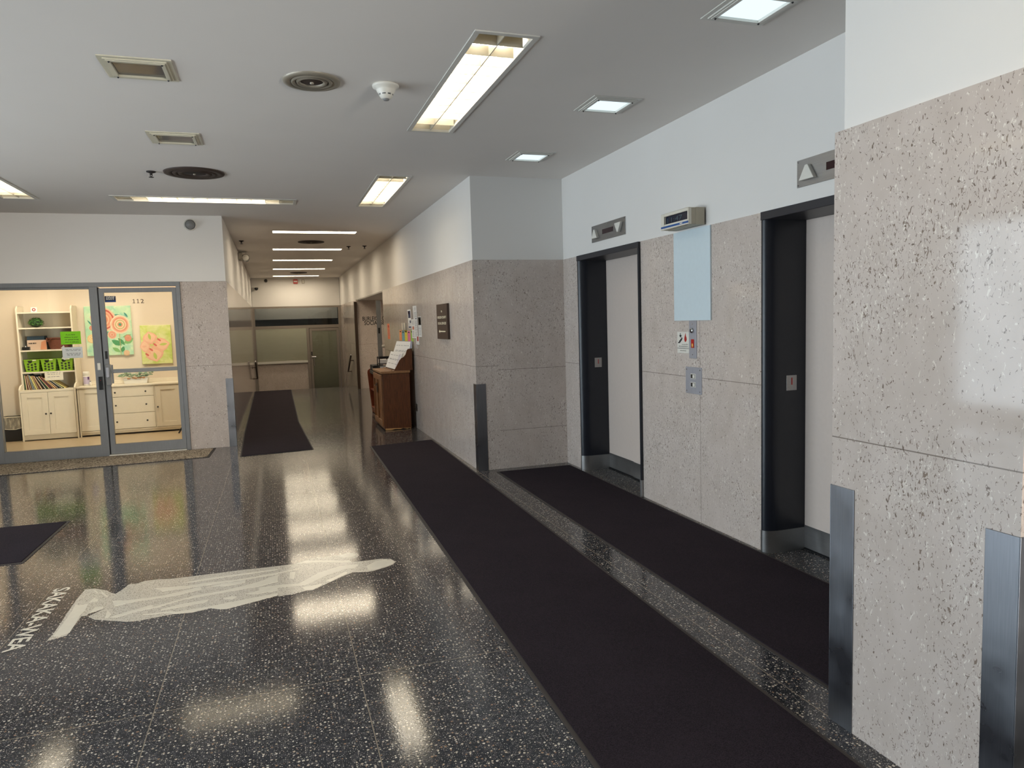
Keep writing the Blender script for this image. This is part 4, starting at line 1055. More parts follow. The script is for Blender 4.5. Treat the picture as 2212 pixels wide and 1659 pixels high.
# bin
t = thing('waste_bin', 'black waste bin with a clear liner folded over, beside the hutch', 'waste bin', (-3.86, 12.75, 0))
b = MB(); b.prism([(-3.955, .005), (-3.735, .005), (-3.71, .37), (-3.985, .37)], 'y', 12.62, 12.9); b.build('tub', M['black'], t, bevel=.012)
n = NT('liner_film'); tr = n.n('ShaderNodeBsdfTransparent'); df = n.n('ShaderNodeBsdfDiffuse'); df.inputs[0].default_value = lin(206, 196, 176)
mx = n.n('ShaderNodeMixShader'); n.set(mx.inputs[0], n.math('MULTIPLY_ADD', n.ramp(n.noise(n.pos(scale=(3, 3, .7), rot=(0, .7, 0)), 12, 2), .4, .75), .5, .14)); n.t.links.new(tr.outputs[0], mx.inputs[1]); n.t.links.new(df.outputs[0], mx.inputs[2]); n.t.links.new(mx.outputs[0], n.out.inputs[0])
b = MB(); b.prism([(-3.988, .375), (-3.705, .375), (-3.712, .31), (-3.722, .205), (-3.80, .185), (-3.88, .19), (-3.98, .21), (-3.985, .30)], 'y', 12.604, 12.61)
b.box(-3.992, -3.987, 12.61, 12.905, .2, .376); b.box(-3.708, -3.703, 12.61, 12.905, .2, .376); b.box(-3.99, -3.705, 12.902, 12.908, .22, .376)
b.build('liner', n.m, t)
b = MB(); b.path([(-3.99, 12.606, .376), (-3.704, 12.606, .376), (-3.704, 12.906, .376), (-3.99, 12.906, .376), (-3.99, 12.606, .376)], .006, 6); b.path([(-3.985, 12.606, .208), (-3.88, 12.606, .190), (-3.80, 12.606, .186), (-3.72, 12.606, .206)], .005, 6); b.build('liner_edge', C(226, 216, 196), t)
# leg seen past the door edge
t = thing('floor_bracket', 'short dark slanted leg on the office floor at the door edge', 'leg', (-1.42, 12.0, 0))
b = MB(); b.tube((-1.50, 12.2, .006), (-1.43, 12.2, .12), .012); b.tube((-1.43, 12.2, .12), (-1.2, 12.2, .12), .012); b.tube((-1.2, 12.2, .12), (-1.2, 12.2, .005), .012); b.build('bar', M['black'], t)

# canvases
def canvas(x0, x1, z0, z1, label, bg):
    t = thing('painting', label, 'painting', ((x0 + x1) / 2, YW, z0), 'canvases on the office wall')
    MB().box(x0, x1, YW - .032, YW - .0005, z0, z1).build('canvas', bg, t, bevel=.003)
    MB().box((x0 + x1) / 2 - .05, (x0 + x1) / 2 + .05, YW - .01, YW + .004, z1 - .06, z1 - .03).build('added_support', M['bronze'], t)  # unseen block added behind the canvas to tie it to the wall
    return t
def art_bg(name, cols, scale, loc):
    n = NT(name); f1 = n.noise(n.pos(loc=loc), scale, 3, .6, .6); f2 = n.noise(n.pos(loc=(loc[1], loc[0], 3)), scale * .7, 3, .6, .6)
    c = n.mix(n.ramp(f1, .4, .65), lin(*cols[0]), lin(*cols[1])); c = n.mix(n.ramp(f2, .5, .68), c, lin(*cols[2]))
    return n.bsdf(c, .6)
yc = YW - .0325
def ring(b, cx, cz, r0, r1, y, sx=1.0, seg=26, wob=0.0, sd=0):
    rnd = random.Random(sd); vs = []
    for i in range(seg):
        a = 2 * PI * i / seg; k = 1 + wob * rnd.uniform(-1, 1)
        for r in (r0, r1): vs.append((cx + r * k * sx * math.cos(a), y, cz + r * k * math.sin(a)))
    b.add(vs, [(2 * i, 2 * i + 1, (2 * i + 3) % (2 * seg), (2 * i + 2) % (2 * seg)) for i in range(seg)])
def leaf(b, x, z, l, w, ang, y):
    d = Vector((math.cos(ang), math.sin(ang))); e = Vector((-d.y, d.x)); o = Vector((x, z)); pts = []
    for s_ in (1, -1):
        for k in range(5):
            u = (k / 4) if s_ == 1 else 1 - k / 4
            if s_ == -1 and k in (0, 4): continue
            pts.append(o + d * l * u + e * s_ * w * math.sin(PI * u) * .5)
    vs = [(p_.x, y, p_.y) for p_ in pts]; b.add(vs, [tuple(range(len(vs)))])
px0, px1, pz0, pz1 = -2.835, -2.172, 1.247, 2.035
t = canvas(px0, px1, pz0, pz1, 'large mint green canvas painted with coiled peach flowers and leaves', art_bg('mint_canvas', ((176, 216, 176), (214, 228, 190), (150, 206, 178)), 7, (1, 2, 3)))
b = MB()
G1, G2, G3 = C(78, 150, 96), C(70, 150, 132), C(128, 180, 110)
for i, (x, z, l, w, a, c) in enumerate(((-2.42, 1.90, .16, .07, -.5, G2), (-2.36, 1.86, .13, .05, -.1, C(50, 140, 138)), (-2.27, 1.93, .10, .03, -1.0, G2), (-2.33, 1.40, .17, .085, 2.6, G1), (-2.38, 1.52, .15, .06, -.9, G1), (-2.30, 1.43, .16, .09, .5, G3), (-2.47, 1.37, .14, .06, -.6, G3), (-2.47, 1.55, .10, .05, .8, G3), (-2.34, 1.29, .10, .06, 1.2, G1), (-2.31, 1.53, .13, .05, .3, G3), (-2.80, 1.82, .14, .025, -.9, G2), (-2.66, 1.30, .15, .07, 2.2, G3), (-2.56, 1.62, .12, .06, -.4, G2))):
    b.use(c); leaf(b, x, z, l, w, a, yc - .0004 - i * .00004)
b.use(C(186, 170, 110)); b.box(-2.358, -2.350, yc - .0012, yc - .0006, 1.25, 1.62)
def rose(cx, cz, r, seed, cols):
    off = seed * .00004
    for i, q in enumerate((1.16, 1.0, .86, .72, .58, .45, .32, .18)):
        b.use(cols[i % len(cols)]); ring(b, cx, cz, .0005, r * q, yc - .0016 - off - i * .0004, .95, 26, .045 if i == 0 else .02, seed + i)
rose(-2.575, 1.82, .165, 1, [C(226, 190, 160), C(196, 84, 66), C(232, 170, 136), C(222, 146, 112), C(236, 186, 150), C(214, 132, 100)])
rose(-2.335, 1.735, .130, 90, [C(228, 214, 184), C(232, 176, 142), C(218, 140, 112), C(238, 198, 164), C(196, 176, 120), C(236, 214, 176), C(222, 150, 116), C(90, 150, 116)])
rose(-2.46, 1.575, .058, 40, [C(230, 200, 170), C(226, 150, 120), C(232, 176, 146), C(206, 126, 96)])
rose(-2.235, 1.515, .046, 50, [C(216, 150, 120), C(196, 110, 84), C(228, 176, 146)])
rose(-2.74, 1.69, .034, 60, [C(200, 110, 84), C(232, 180, 150)])
rose(-2.75, 1.52, .06, 70, [C(236, 206, 150), C(232, 190, 120), C(240, 222, 180)])
rose(-2.27, 1.275, .04, 80, [C(226, 200, 160), C(220, 150, 96), C(236, 214, 180)])
b.build('painted_flowers', None, t)
px0, px1, pz0, pz1 = -2.055, -1.604, 1.08, 1.708
t = canvas(px0, px1, pz0, pz1, 'smaller lime green canvas painted with a pale pink butterfly', art_bg('lime_canvas', ((206, 218, 120), (228, 228, 170), (184, 206, 92)), 6, (4, 1, 2)))
b = MB()
cx, cz = -1.895, 1.375
PK, SA, RD = C(246, 190, 160), C(250, 206, 172), C(222, 110, 100)
for i, (a, l, w) in enumerate(((1.75, .22, .13), (.12, .25, .13), (-1.35, .25, .16), (3.2, .16, .12))):
    d = Vector((math.cos(a), math.sin(a))); o = Vector((cx, cz)) + d * .02
    b.use(PK); leaf(b, o.x, o.y, l, w * 1.75, a, yc - .0006 - i * .0002)
    b.use(SA); o2 = o + d * l * .12; leaf(b, o2.x, o2.y, l * .8, w * 1.3, a, yc - .0016 - i * .0002)
    b.use(C(196, 210, 110) if i < 3 else PK); o3 = o + d * l * .35; leaf(b, o3.x, o3.y, l * .5, w * .34, a, yc - .0026 - i * .0002)
for k in range(7):
    u = k / 6; x, z = -1.975 + .19 * u, 1.235 + .235 * u
    b.use(RD if k % 2 == 0 else PK); dd = Vector((.63, .78)); ee = Vector((-.78, .63)); hw = .03
    pts = [Vector((x, z)) + dd * .012 * s1 + ee * hw * s2 for s1, s2 in ((-1, -1), (-1, 1), (1, 1), (1, -1))]
    b.add([(p_.x, yc - .0036, p_.y) for p_ in pts], [(0, 1, 2, 3)])
b.build('painted_butterfly', None, t)
# office lamps
for k, (x, y) in enumerate(((-3.3, 11.75), (-1.7, 11.75))):
    t = thing('office_ceiling_light', ['panel light on the office ceiling above the hutch, hidden by the wall over the glass', 'panel light on the office ceiling above the sideboard, hidden by the wall over the glass'][k], 'ceiling light', (x, y, 2.75), 'panel lights of the office')
    b = MB()
    for q in ((x - .6, x + .6, y - .3, y - .27), (x - .6, x + .6, y + .27, y + .3), (x - .6, x - .57, y - .27, y + .27), (x + .57, x + .6, y - .27, y + .27)): b.box(q[0], q[1], q[2], q[3], 2.735, 2.75)
    b.build('frame', M['frame_white'], t)
    MB().box(x - .57, x + .57, y - .27, y + .27, 2.738, 2.749).build('diffuser', M['office_lamp'], t)

# ------------------------------------------------------------------ end wall of the corridor
w2 = sroot('window_2', (.6, YB, ZL))
AW = M['alu_warm']; ya, yb = YB - .03, YB + .05
b = MB()
b.box(XL + .001, XR - .001, ya - .004, yb, 2.1955, ZS); b.box(-.515, 1.945, ya, yb, 1.572, 1.665)
b.box(XL + .001, -.515, ya, yb, ZL, 2.195); b.box(1.945, XR - .001, ya, yb, ZL, 2.195)
b.box(.958, 1.04, ya, yb, ZL, 1.572)
b.build('window_frame', AW, w2)
MB().box(-.515, .958, ya - .02, yb, .512, .585).build('window_sill', M['frame_white'], w2, bevel=.004)
MB().box(-.515, 1.945, YB + .005, YB + .011, 1.665, 2.195).build('transom_glass', M['glass_dark'], w2)
MB().box(-.515, .958, YB + .005, YB + .011, .585, 1.572).build('window_glass', M['glass_dark'], w2)
MB().box(-.515, .958, YB + .055, YB + .06, .56, 1.60).build('roller_blind', M['blind'], w2)
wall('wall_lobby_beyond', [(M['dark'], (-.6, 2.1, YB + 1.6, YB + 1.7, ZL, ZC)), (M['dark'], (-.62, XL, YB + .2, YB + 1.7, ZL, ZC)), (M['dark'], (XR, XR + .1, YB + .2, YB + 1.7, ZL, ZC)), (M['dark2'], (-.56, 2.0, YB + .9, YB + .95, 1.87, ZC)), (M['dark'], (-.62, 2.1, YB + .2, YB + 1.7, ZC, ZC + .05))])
t = thing('blind_fill_panel', 'unseen light panel added in the room beyond the end wall to brighten the blinds', 'ceiling light', (.7, YB + .6, ZC))  # unseen lamp added to light the blinds from behind
b = MB(); b.box(-.42, 1.86, YB + .38, YB + .40, ZC - .02, ZC - .001); b.box(-.42, 1.86, YB + .84, YB + .86, ZC - .02, ZC - .001); b.build('frame', M['frame_white'], t)
MB().box(-.4, 1.85, YB + .401, YB + .839, ZC - .012, ZC - .002).build('diffuser', M['far_fill'], t)
d2 = sroot('door_2', (1.49, YB, ZL))
b = MB(); a_, c_ = 1.05, 1.935
b.box(a_, a_ + .07, ya + .008, yb - .01, ZL + .01, 1.56); b.box(c_ - .07, c_, ya + .008, yb - .01, ZL + .01, 1.56); b.box(a_ + .07, c_ - .07, ya + .008, yb - .01, 1.48, 1.56); b.box(a_ + .07, c_ - .07, ya + .008, yb - .01, ZL + .01, ZL + .17)
b.build('door_frame', AW, d2, bevel=.003)
MB().box(a_ + .07, c_ - .07, YB + .005, YB + .011, ZL + .17, 1.48).build('door_glass', M['glass_dark'], d2)
MB().box(a_ + .07, c_ - .07, YB + .03, YB + .035, ZL + .17, 1.48).build('door_blind', M['blind_dk'], d2)
b = MB(); b.path([(a_ + .035, ya, .68), (a_ + .035, ya - .06, .68), (a_ + .16, ya - .06, .68)], .016, 10); b.path([(a_ + .10, ya + .01, .66), (a_ + .10, ya - .05, .66), (a_ + .10, ya - .05, .40), (a_ + .10, ya + .01, .40)], .016, 10); b.build('door_handle', M['chrome'], d2)
MB().box(a_ + .02, a_ + .055, ya - .004, ya + .01, .72, .84).build('door_lock', M['black'], d2)

# stair handrails
def handrail(xw, s_, y0, z0, y1, z1, label):
    x = xw + s_ * .085
    t = thing('handrail', label, 'handrail', (x, (y0 + y1) / 2, 0), 'short stair handrails')
    b = MB(); b.tube((x, y0, z0), (x, y1, z1), .024, seg=14); b.build('rail', M['bronze'], t)
    b = MB(); b.ball((x, y0, z0), .025); b.build('end_cap', M['chrome'], t)
    for f_ in (.22, .9):
        p = Vector((x, y0, z0)).lerp(Vector((x, y1, z1)), f_)
        b = MB(); b.path([p, p + Vector((0, 0, -.05)), Vector((xw + s_ * .002, p.y, p.z - .05))], .010, 8); b.tube((xw + s_ * .0005, p.y, p.z - .05), (xw + s_ * .008, p.y, p.z - .05), .03); b.build('bracket', M['bronze'], t)
handrail(XR, -1, 19.55, .822, 20.55, .328, 'short sloping handrail on the stair wall, on the side of the wall notices')
handrail(XL, 1, 19.40, .76, 20.4, .27, 'short sloping handrail on the stair wall, beyond the crooked runner')

# ------------------------------------------------------------------ right corridor wall: recess, cabinet, papers, sign
t = thing('wall_lettering', 'black capital letters of the county office on the stone of the recess', 'lettering', (2.5, 18.45, 1.7))
yl = 18.4495
MB().text('BURLEIGH COUNTY', (2.155, yl, 1.722), (1, 0, 0), (0, 0, 1), .10, .92, bold=.018).text('SOCIAL SERVICES', (2.195, yl, 1.612), (1, 0, 0), (0, 0, 1), .10, .86, bold=.018).text('1', (2.505, yl, 1.86), (1, 0, 0), (0, 0, 1), .09, None, bold=.02).build('letters', M['ink'], t)
t = thing('recess_fill_light', 'unseen round light added in the recess ceiling to brighten its lettered wall', 'ceiling light', (2.85, 16.6, 2.235))  # extra light, out of view, put in to lift the recess stone
b = MB(); b.lathe([(.10, -.001), (.125, -.001), (.125, -.008), (.105, -.010)], (2.85, 16.6, 2.2345), seg=28); b.build('trim_ring', M['frame_white'], t)
b = MB(); b.lathe([(.104, -.003), (.06, -.004), (.001, -.004)], (2.85, 16.6, 2.2345), seg=28); b.build('lens', M['recess_fill'], t)
d3 = sroot('door_3', (2.25, 16.0, 0))
p0, p1 = Vector((2.165, 15.6, 0)), Vector((2.31, 16.45, 0)); dd = (p1 - p0).normalized(); nn = Vector((dd.y, -dd.x, 0))
def slab(b, u0, u1, w, z0, z1):
    q = [p0 + dd * u0 + nn * w * s_ for s_ in (-1, 1)] + [p0 + dd * u1 + nn * w * s_ for s_ in (1, -1)]
    b.prism([(v.x, v.y) for v in q], 'z', z0, z1)
L = (p1 - p0).length
b = MB(); slab(b, 0, .07, .045, .01, 2.13); slab(b, L - .07, L, .03, .01, 2.13); slab(b, .07, L - .07, .025, .01, .2); slab(b, .07, L - .07, .025, 2.03, 2.13); b.build('door_frame', M['alu'], d3, bevel=.003)
b = MB(); slab(b, .07, L - .07, .004, .2, 2.03); b.build('door_glass', M['glass'], d3)
b = MB(); q = p0 + nn * .05 + Vector((0, 0, 1.14)); b.tube(q - Vector((.01, 0, 0)), q + Vector((.10, .0, 0)), .03); b.build('door_handle', M['offwhite'], d3)
b = MB(); slab(b, -.004, 0, .02, 1.42, 1.54); b.build('door_lock', M['ink'], d3)

cx0, cx1, cy0_, cy1_ = 1.52, 1.93, 10.83, 11.72
t = thing('wooden_cabinet', 'dark wooden cabinet with a panelled door and sloped display sides, by the corridor wall', 'cabinet', (1.72, 11.27, 0))
b = MB(); b.box(cx0, cx1, cy0_, cy1_, .015, .862); b.build('body', M['oak'], t, bevel=.003)
tag(MB().prism([(1.53, .002), (1.62, .002), (1.68, .012), (1.76, .006), (1.80, .02), (1.86, .004), (1.9, .012), (1.92, .002), (1.92, .016), (1.53, .03)], 'y', cy0_ - .0012, cy0_ + .001).build('worn_edge', C(196, 150, 96), t), 'pale chipped lower edge')
b = MB(); b.box(cx0 - .025, cx1 + .01, cy0_ - .02, cy1_ + .02, .862, .90); b.build('top', M['oak_top'], t, bevel=.008)
b = MB(); x = cx0 - .022
b.box(x + .01, cx0, cy0_ + .02, cy1_ - .02, .06, .845)
st_ = .07; ym = (cy0_ + cy1_) / 2
for q in ((cy0_ + .02, cy0_ + .02 + st_), (ym - .035, ym + .035), (cy1_ - .02 - st_, cy1_ - .02)): b.box(x - .006, x + .011, q[0], q[1], .06, .845)
for q in ((.06, .06 + st_ + .02), (.845 - st_ - .02, .845)):
    b.box(x - .006, x + .011, cy0_ + .02 + st_, ym - .035, *q); b.box(x - .006, x + .011, ym + .035, cy1_ - .02 - st_, *q)
dr = b.build('door', M['oak_lt'], t, bevel=.006)
b = MB(); b.box(x - .011, x - .005, ym - .05, ym + .05, .55, .70); b.path([(x - .012, ym - .04, .68), (x - .035, ym - .04, .66), (x - .035, ym + .04, .66), (x - .012, ym + .04, .68)], .006, 8); b.build('pull_plate', M['bronze'], dr, bevel=.002)
sidep = [(1.70, .90), (1.985, .90), (1.985, 1.225), (1.925, 1.225), (1.905, 1.20), (1.885, 1.14), (1.855, 1.105), (1.815, 1.085), (1.785, 1.05)]
for yy in (cy0_ + .005, cy1_ - .025): MB().prism(sidep, 'y', yy, yy + .018).build('display_side', M['oak'], t, bevel=.002)
def leaning(b, nf, nh, ff, y0, y1, back, th, frac):
    n0, n1, f0 = Vector((nf[0], y0, nf[1])), Vector((nh[0], y0, nh[1])), Vector((ff[0], y1, ff[1]))
    d = (n1 - n0) * frac; o = Vector((back, 0, 0)); e = Vector((th, 0, 0))
    q = [n0 + o, n0 + o + d, f0 + o + d, f0 + o]; q += [v + e for v in q]
    b.add(q, [(0, 1, 2, 3), (7, 6, 5, 4), (0, 4, 5, 1), (1, 5, 6, 2), (2, 6, 7, 3), (3, 7, 4, 0)])
b = MB(); leaning(b, (1.752, .901), (1.848, 1.149), (1.686, .901), cy0_ + .024, 11.69, .022, .012, .37); leaning(b, (1.835, .901), (1.99, 1.332), (1.729, .901), cy0_ + .024, 11.69, .026, .012, .70); b.box(1.967, 1.983, cy0_ + .024, cy1_ - .026, .901, 1.18); b.build('display_rack', M['oak'], t)
b = MB(); b.box(1.662, 1.672, cy0_ + .024, cy1_ - .026, .9, .915); b.build('front_lip', M['oak_top'], t)
def sheet(nf, nh, ff, fh, y0, y1, name, label, stripe=None, seed=1, grp='paper forms on the wooden cabinet'):
    """stack of sheets; near foot / head and far foot / head as (x,z), near end y0, far end y1"""
    P = [Vector((nf[0], y0, nf[1])), Vector((nh[0], y0, nh[1])), Vector((fh[0], y1, fh[1])), Vector((ff[0], y1, ff[1]))]
    P[2] = P[3] + (P[1] - P[0])
    R_ = (P[0] - P[3]).normalized(); U = (P[1] - P[0]); L = U.length; U.normalize(); N = R_.cross(U).normalized(); W = (P[0] - P[3]).length
    t = thing(name, label, 'paper forms', (nf[0], (y0 + y1) / 2, nf[1]), grp)
    q = P + [p_ - N * .01 for p_ in P]
    MB().add(q, [(0, 1, 2, 3), (7, 6, 5, 4), (0, 4, 5, 1), (1, 5, 6, 2), (2, 6, 7, 3), (3, 7, 4, 0)]).build('sheets', M['paper'], t)
    MB().rows(P[3] + N * .0004, R_, U, W, [L * q_ for q_ in (.28, .52, .57, .80)], .006, n=.0006, seed=seed).build('print', M['inkgrey'], t)
    if stripe:
        b = MB()
        for k, s_ in enumerate(stripe):
            a = P[3] + R_ * (W * s_) + U * .02 + N * .0012
            b.quad(a, a + R_ * .012, a + R_ * .012 + U * (L * .85), a + U * (L * .85))
        b.build('purple_stripe', C(150, 138, 176), t)
sheet((1.752, .912), (1.848, 1.160), (1.686, .925), (1.786, 1.195), cy0_ + .045, 11.60, 'paper_form', 'lower front stack of white forms with purple stripes on the wooden cabinet', (.80, .86, .92), 5)
sheet((1.872, 1.0), (1.990, 1.332), (1.766, 1.0), (1.876, 1.36), cy0_ + .045, 11.60, 'paper_form', 'taller rear stack of white forms propped on the wooden cabinet display', None, 9)
t = thing('paper_form', 'thin pale blue-white folder tucked behind the taller stack of forms', 'paper forms', (1.975, 11.0, 1.2), 'paper forms on the wooden cabinet')
MB().prism([(1.957, 1.23), (1.99, 1.23), (2.0, 1.34), (1.975, 1.345)], 'y', 10.845, 10.865).build('sheets', C(206, 208, 222), t)
# low bookcase
t = thing('open_bookcase', 'low reddish open bookcase standing behind the wooden cabinet', 'bookcase', (1.78, 12.6, 0))
b = MB()
for yy in (11.95, 13.34):
    b.prism([(1.66, .0), (1.98, .0), (1.98, .80), (1.64, .80), (1.61, .775), (1.60, .73)], 'y', yy, yy + .025)
b.build('side', M['cherry'], t, bevel=.003)
b = MB(); b.box(1.955, 1.975, 11.975, 13.34, .03, .78); b.build('back', M['cherry'], t)
for z in (.09, .42, .72): MB().box(1.645, 1.955, 11.975, 13.34, z, z + .022).build('shelf', M['cherry'], t, bevel=.002)
b = MB(); b.box(1.66, 1.675, 11.975, 13.34, .01, .09); b.build('plinth', M['cherry'], t)
t = thing('letter_tray', 'black stacked letter trays holding white papers behind the cabinet display', 'letter tray', (1.78, 12.3, .742))
b = MB()
for z in (.746, .84, .94): b.box(1.66, 1.92, 12.15, 12.42, z, z + .012)
for x, y in ((1.66, 12.15), (1.905, 12.15), (1.66, 12.405), (1.905, 12.405), (1.785, 12.15)): b.box(x, x + .015, y, y + .015, .746, 1.05)
b.box(1.66, 1.92, 12.15, 12.165, 1.03, 1.06); b.box(1.66, 1.675, 12.15, 12.42, 1.03, 1.06); b.box(1.66, 1.92, 12.405, 12.42, 1.03, 1.06)
b.build('rack', M['black'], t, bevel=.002)
b = MB(); b.box(1.69, 1.90, 12.145, 12.40, .853, .90); b.box(1.68, 1.90, 12.145, 12.40, .953, 1.015); b.box(1.69, 1.895, 12.145, 12.40, .759, .80)
b.build('papers', M['paper'], t)
t = thing('black_box', 'low black box on the reddish bookcase, in front of the letter trays', 'box', (1.70, 12.9, .742))
MB().box(1.60, 1.80, 12.55, 13.0, .743, .80).build('base_tray', M['black'], t, bevel=.006)
MB().box(1.61, 1.79, 12.56, 12.99, .80, .90).build('box_lid', M['ink'], t, bevel=.01)
MB().box(1.6085, 1.611, 12.64, 12.70, .83, .86).build('label_patch', M['grey'], t)

# notices taped to the stone, x just off the wall
def notice(y0, y1, z0, z1, label, blocks, base=None, tilt=0.0, name='wall_notice', grp='papers taped to the corridor wall', lift=0.0, seed=0, cat='notice'):
    """y1 is the far edge; blocks: (u0,u1,v0,v1,colour) in sheet fractions from the far lower corner"""
    xw = XR + .0003 - lift
    t = thing(name, label, cat, (xw, (y0 + y1) / 2, z0), grp)
    w, h = y1 - y0, z1 - z0
    def P3(u, v, dx): return (xw - dx, y1 - w * u + tilt * h * (v - .5), z0 + h * v)
    def card(b, u0, u1, v0, v1, d0, d1):
        a = [P3(u, v, d0) for u, v in ((u0, v0), (u1, v0), (u1, v1), (u0, v1))]; c = [P3(u, v, d1) for u, v in ((u0, v0), (u1, v0), (u1, v1), (u0, v1))]
        b.add(a + c, [(0, 1, 2, 3), (7, 6, 5, 4), (0, 4, 5, 1), (1, 5, 6, 2), (2, 6, 7, 3), (3, 7, 4, 0)])
    b = MB(); card(b, 0, 1, 0, 1, 0, .001); b.build('sheet', base or M['paper'], t)
    b = MB(); rnd = random.Random(seed)
    for (u0, u1, v0, v1, c) in blocks:
        if c == 'text':
            b.use(M['inkgrey']); v = v1
            while v > v0:
                u = u0 + rnd.uniform(0, .06)
                while u < u1 - .05:
                    e = min(u1, u + rnd.uniform(.1, .26)); card(b, u, e, v - .018, v, .001, .0013); u = e + .05
                v -= .05
        else: b.use(c); card(b, u0, u1, v0, v1, .001, .0015)
    if b.v: b.build('print', None, t)
NAVY = C(30, 44, 84)
notice(10.98, 11.25, 1.535, 1.825, 'slim leaflet with navy photo block, hung farthest along the group of papers', [(.15, .9, .55, .93, NAVY), (.2, .55, .75, .9, C(176, 96, 60)), (.5, .9, .28, .42, NAVY), (.1, .9, .02, .10, NAVY), (.1, .8, .14, .26, 'text')], tilt=.12, seed=1)
notice(10.49, 10.78, 1.62, 1.87, 'tall white sheet pinned highest among the papers on the corridor wall', [(.3, .8, .72, .9, 'text'), (.4, .9, .08, .25, NAVY), (.2, .9, .3, .62, 'text')], tilt=.15, lift=.002, seed=2)
notice(10.46, 10.93, 1.385, 1.672, 'wide white sheet in the middle of the papers, printed in two columns', [(.06, .44, .7, .92, 'text'), (.55, .95, .4, .92, 'text'), (.12, .42, .45, .62, C(190, 116, 90)), (.06, .44, .08, .38, 'text'), (.55, .95, .08, .34, 'text')], lift=.004, seed=3)
notice(10.19, 10.42, 1.41, 1.705, 'narrow leaflet with a black photo above white text, at the near end of the papers', [(.05, .95, .58, .97, M['ink']), (.4, .8, .62, .9, C(190, 150, 84)), (.1, .85, .06, .5, 'text')], tilt=.05, lift=.001, seed=4)
notice(10.36, 10.60, 1.295, 1.42, 'small leaflet with red print, lowest of the papers on the corridor wall', [(.3, .8, .4, .95, C(190, 70, 60)), (.4, .75, .08, .25, 'text')], lift=.006, seed=5)
for k, (cn, cc) in enumerate((('orange', (244, 158, 96)), ('blue', (110, 168, 178)), ('yellow', (222, 204, 50)), ('pink', (232, 118, 160)), ('green', (162, 198, 84)))):
    y1 = 12.12 - .262 * k
    notice(y1 - .235, y1, 1.33, 1.505 - .012 * (k % 2), cn + ' paper tab in the row of five coloured tabs on the corridor wall', [(.2, .75, .80, .92, M['ink']), (.3, .7, .5, .58, 'text'), (.25, .6, .25, .3, 'text')], base=C(*cc), name='paper_tab', grp='five coloured paper tabs', seed=20 + k, cat='paper tab')
notice(13.16, 13.44, 1.335, 1.62, 'orange paper strip on the stone next to the recess opening', [(.3, .8, .75, .9, C(200, 60, 40)), (.35, .7, .2, .6, 'text')], base=C(240, 140, 104), tilt=.1, seed=30, grp=None, name='orange_notice')
t = thing('leaflet_tube', 'pale leaflet holder on the wall above the coloured paper tabs', 'leaflet holder', (XR, 11.55, 1.5))
MB().box(XR - .03, XR - .0006, 11.39, 11.69, 1.505, 1.62).build('holder', C(206, 198, 180), t, bevel=.004)
MB().box(XR - .034, XR - .029, 11.52, 11.55, 1.507, 1.618).build('fold_line', M['inkgrey'], t)
t = thing('direction_sign', 'brown directory sign with cream lettering and an arrow on the corridor wall', 'sign', (XR, 8.73, 1.4))
MB().box(XR - .03, XR - .0006, 8.44, 9.02, 1.402, 1.836).build('panel', M['sign'], t, bevel=.002)
xs = XR - .0312
def sgn(s_, z, h, w, yc_=8.73): return MB().text(s_, (xs, yc_, z), (0, -1, 0), (0, 0, 1), h, w, bold=.03, align='CENTER')
b = sgn('to', 1.735, .03, .07); b.v, b.f
b.text('BURLEIGH COUNTY', (xs, 8.73, 1.658), (0, -1, 0), (0, 0, 1), .028, .47, bold=.03, align='CENTER').text('SOCIAL SERVICES', (xs, 8.73, 1.584), (0, -1, 0), (0, 0, 1), .028, .45, bold=.03, align='CENTER')
b.build('lettering', M['cream'], t)
MB().prism([(8.92, 1.497), (8.86, 1.518), (8.86, 1.504), (8.56, 1.503), (8.55, 1.497), (8.56, 1.491), (8.86, 1.49), (8.86, 1.476)], 'x', xs, xs + .0012).build('arrow', M['cream'], t)
t = thing('outlet_plate', 'small dark socket plate low on the corridor wall near the cabinet', 'outlet', (XR, 10.8, .33))
MB().box(XR - .006, XR - .0006, 10.76, 10.85, .27, .38).build('plate', M['bronze'], t, bevel=.001)
MB().box(XR - .008, XR - .0055, 10.79, 10.82, .30, .35).build('socket', M['black'], t)

# ------------------------------------------------------------------ daylight, added fill lights, world, camera
wd = bpy.data.worlds.new('sky'); SC.world = wd; wd.use_nodes = True
bg = wd.node_tree.nodes['Background']; bg.inputs[0].default_value = (.72, .84, 1.0, 1); bg.inputs[1].default_value = 0.6
la = bpy.data.lights.new('street_daylight', 'AREA'); la.shape = 'RECTANGLE'; la.size = 9.4; la.size_y = 2.7; la.energy = 450; la.color = (.79, .89, 1.0)
lo = bpy.data.objects.new('street_daylight', la); COL.objects.link(lo); lo.location = (X0 - .3, 3.5, 1.5)
lo.rotation_euler = Matrix(((0, 0, -1), (1, 0, 0), (0, -1, 0))).to_euler()

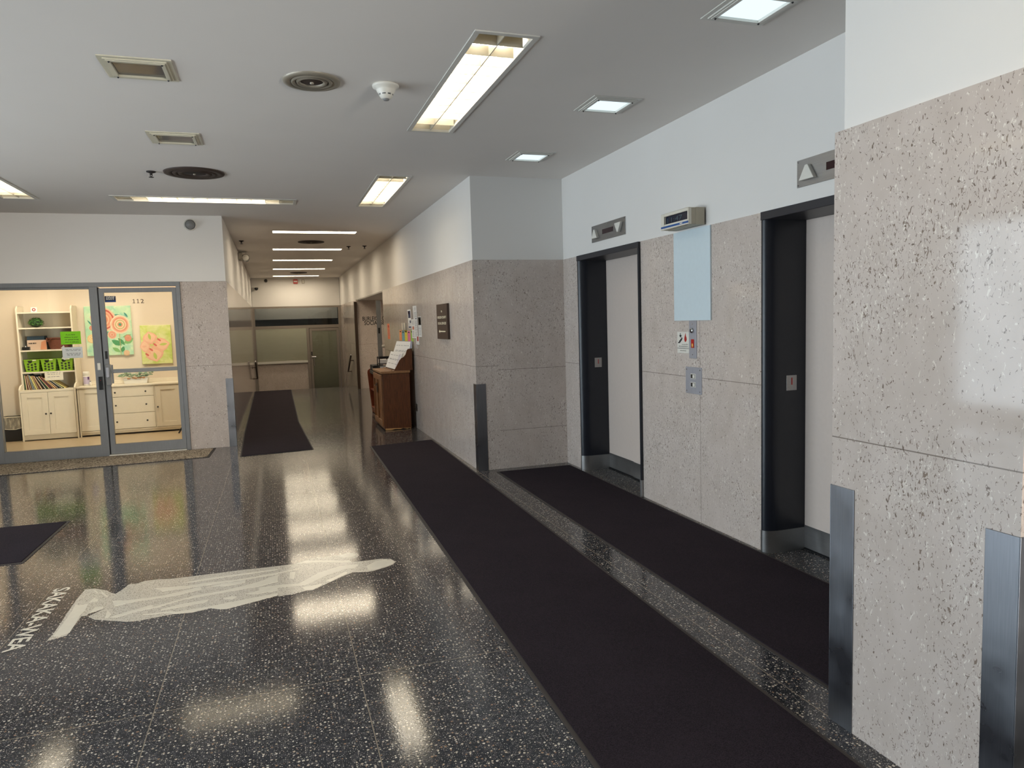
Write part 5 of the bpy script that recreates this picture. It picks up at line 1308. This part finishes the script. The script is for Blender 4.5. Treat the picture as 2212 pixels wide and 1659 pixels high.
la3 = bpy.data.lights.new('side_fill', 'AREA'); la3.shape = 'RECTANGLE'; la3.size = 2.6; la3.size_y = 2.0; la3.energy = 150; la3.color = (1.0, .96, .88); la3.spread = math.radians(40)  # unseen fill light added to brighten the glass office front
l3 = bpy.data.objects.new('side_fill', la3); COL.objects.link(l3); l3.location = (XE + .75, -2.6, 1.25)
l3.rotation_euler = (Vector((-2.2, 10.4, 1.35)) - Vector(l3.location)).to_track_quat('-Z', 'Y').to_euler()
la2 = bpy.data.lights.new('bounce_fill', 'AREA'); la2.shape = 'RECTANGLE'; la2.size = 5.0; la2.size_y = 10.0; la2.energy = 340; la2.color = (1.0, .97, .93)  # upward fill added outside the window to brighten the lobby ceiling
l2 = bpy.data.objects.new('bounce_fill', la2); COL.objects.link(l2); l2.location = (X0 - 3.2, 3.5, -.05); l2.rotation_euler = (PI, 0, 0)
cd = bpy.data.cameras.new('camera'); cam = bpy.data.objects.new('camera', cd); COL.objects.link(cam)
RR = Matrix(((0.9483289366, -0.3158350669, -0.0303387298), (-0.0564297862, -0.0737931384, -0.9956757765), (0.3122305354, 0.9459401584, -0.0878026737)))
m = Matrix((RR[0], -RR[1], -RR[2])).transposed().to_4x4(); m.translation = Vector((0, 0, 1.6))
cam.matrix_world = m
cd.sensor_width = 36; cd.sensor_fit = 'HORIZONTAL'; cd.lens = 1543.78 / 2212 * 36; cd.clip_start = .05; cd.clip_end = 200
SC.camera = cam
vs_ = SC.view_settings
SC.display_settings.display_device = 'sRGB'
vs_.view_transform = 'Standard'; vs_.look = 'None'; vs_.gamma = 1.0; vs_.exposure = 0.2; vs_.use_curve_mapping = False
cy = SC.cycles
cy.use_denoising = True; cy.use_adaptive_sampling = True; cy.adaptive_threshold = 0.05
cy.max_bounces = 6; cy.diffuse_bounces = 3; cy.glossy_bounces = 2; cy.transmission_bounces = 4; cy.transparent_max_bounces = 8
cy.caustics_reflective = False; cy.caustics_refractive = False; cy.sample_clamp_indirect = 4.0
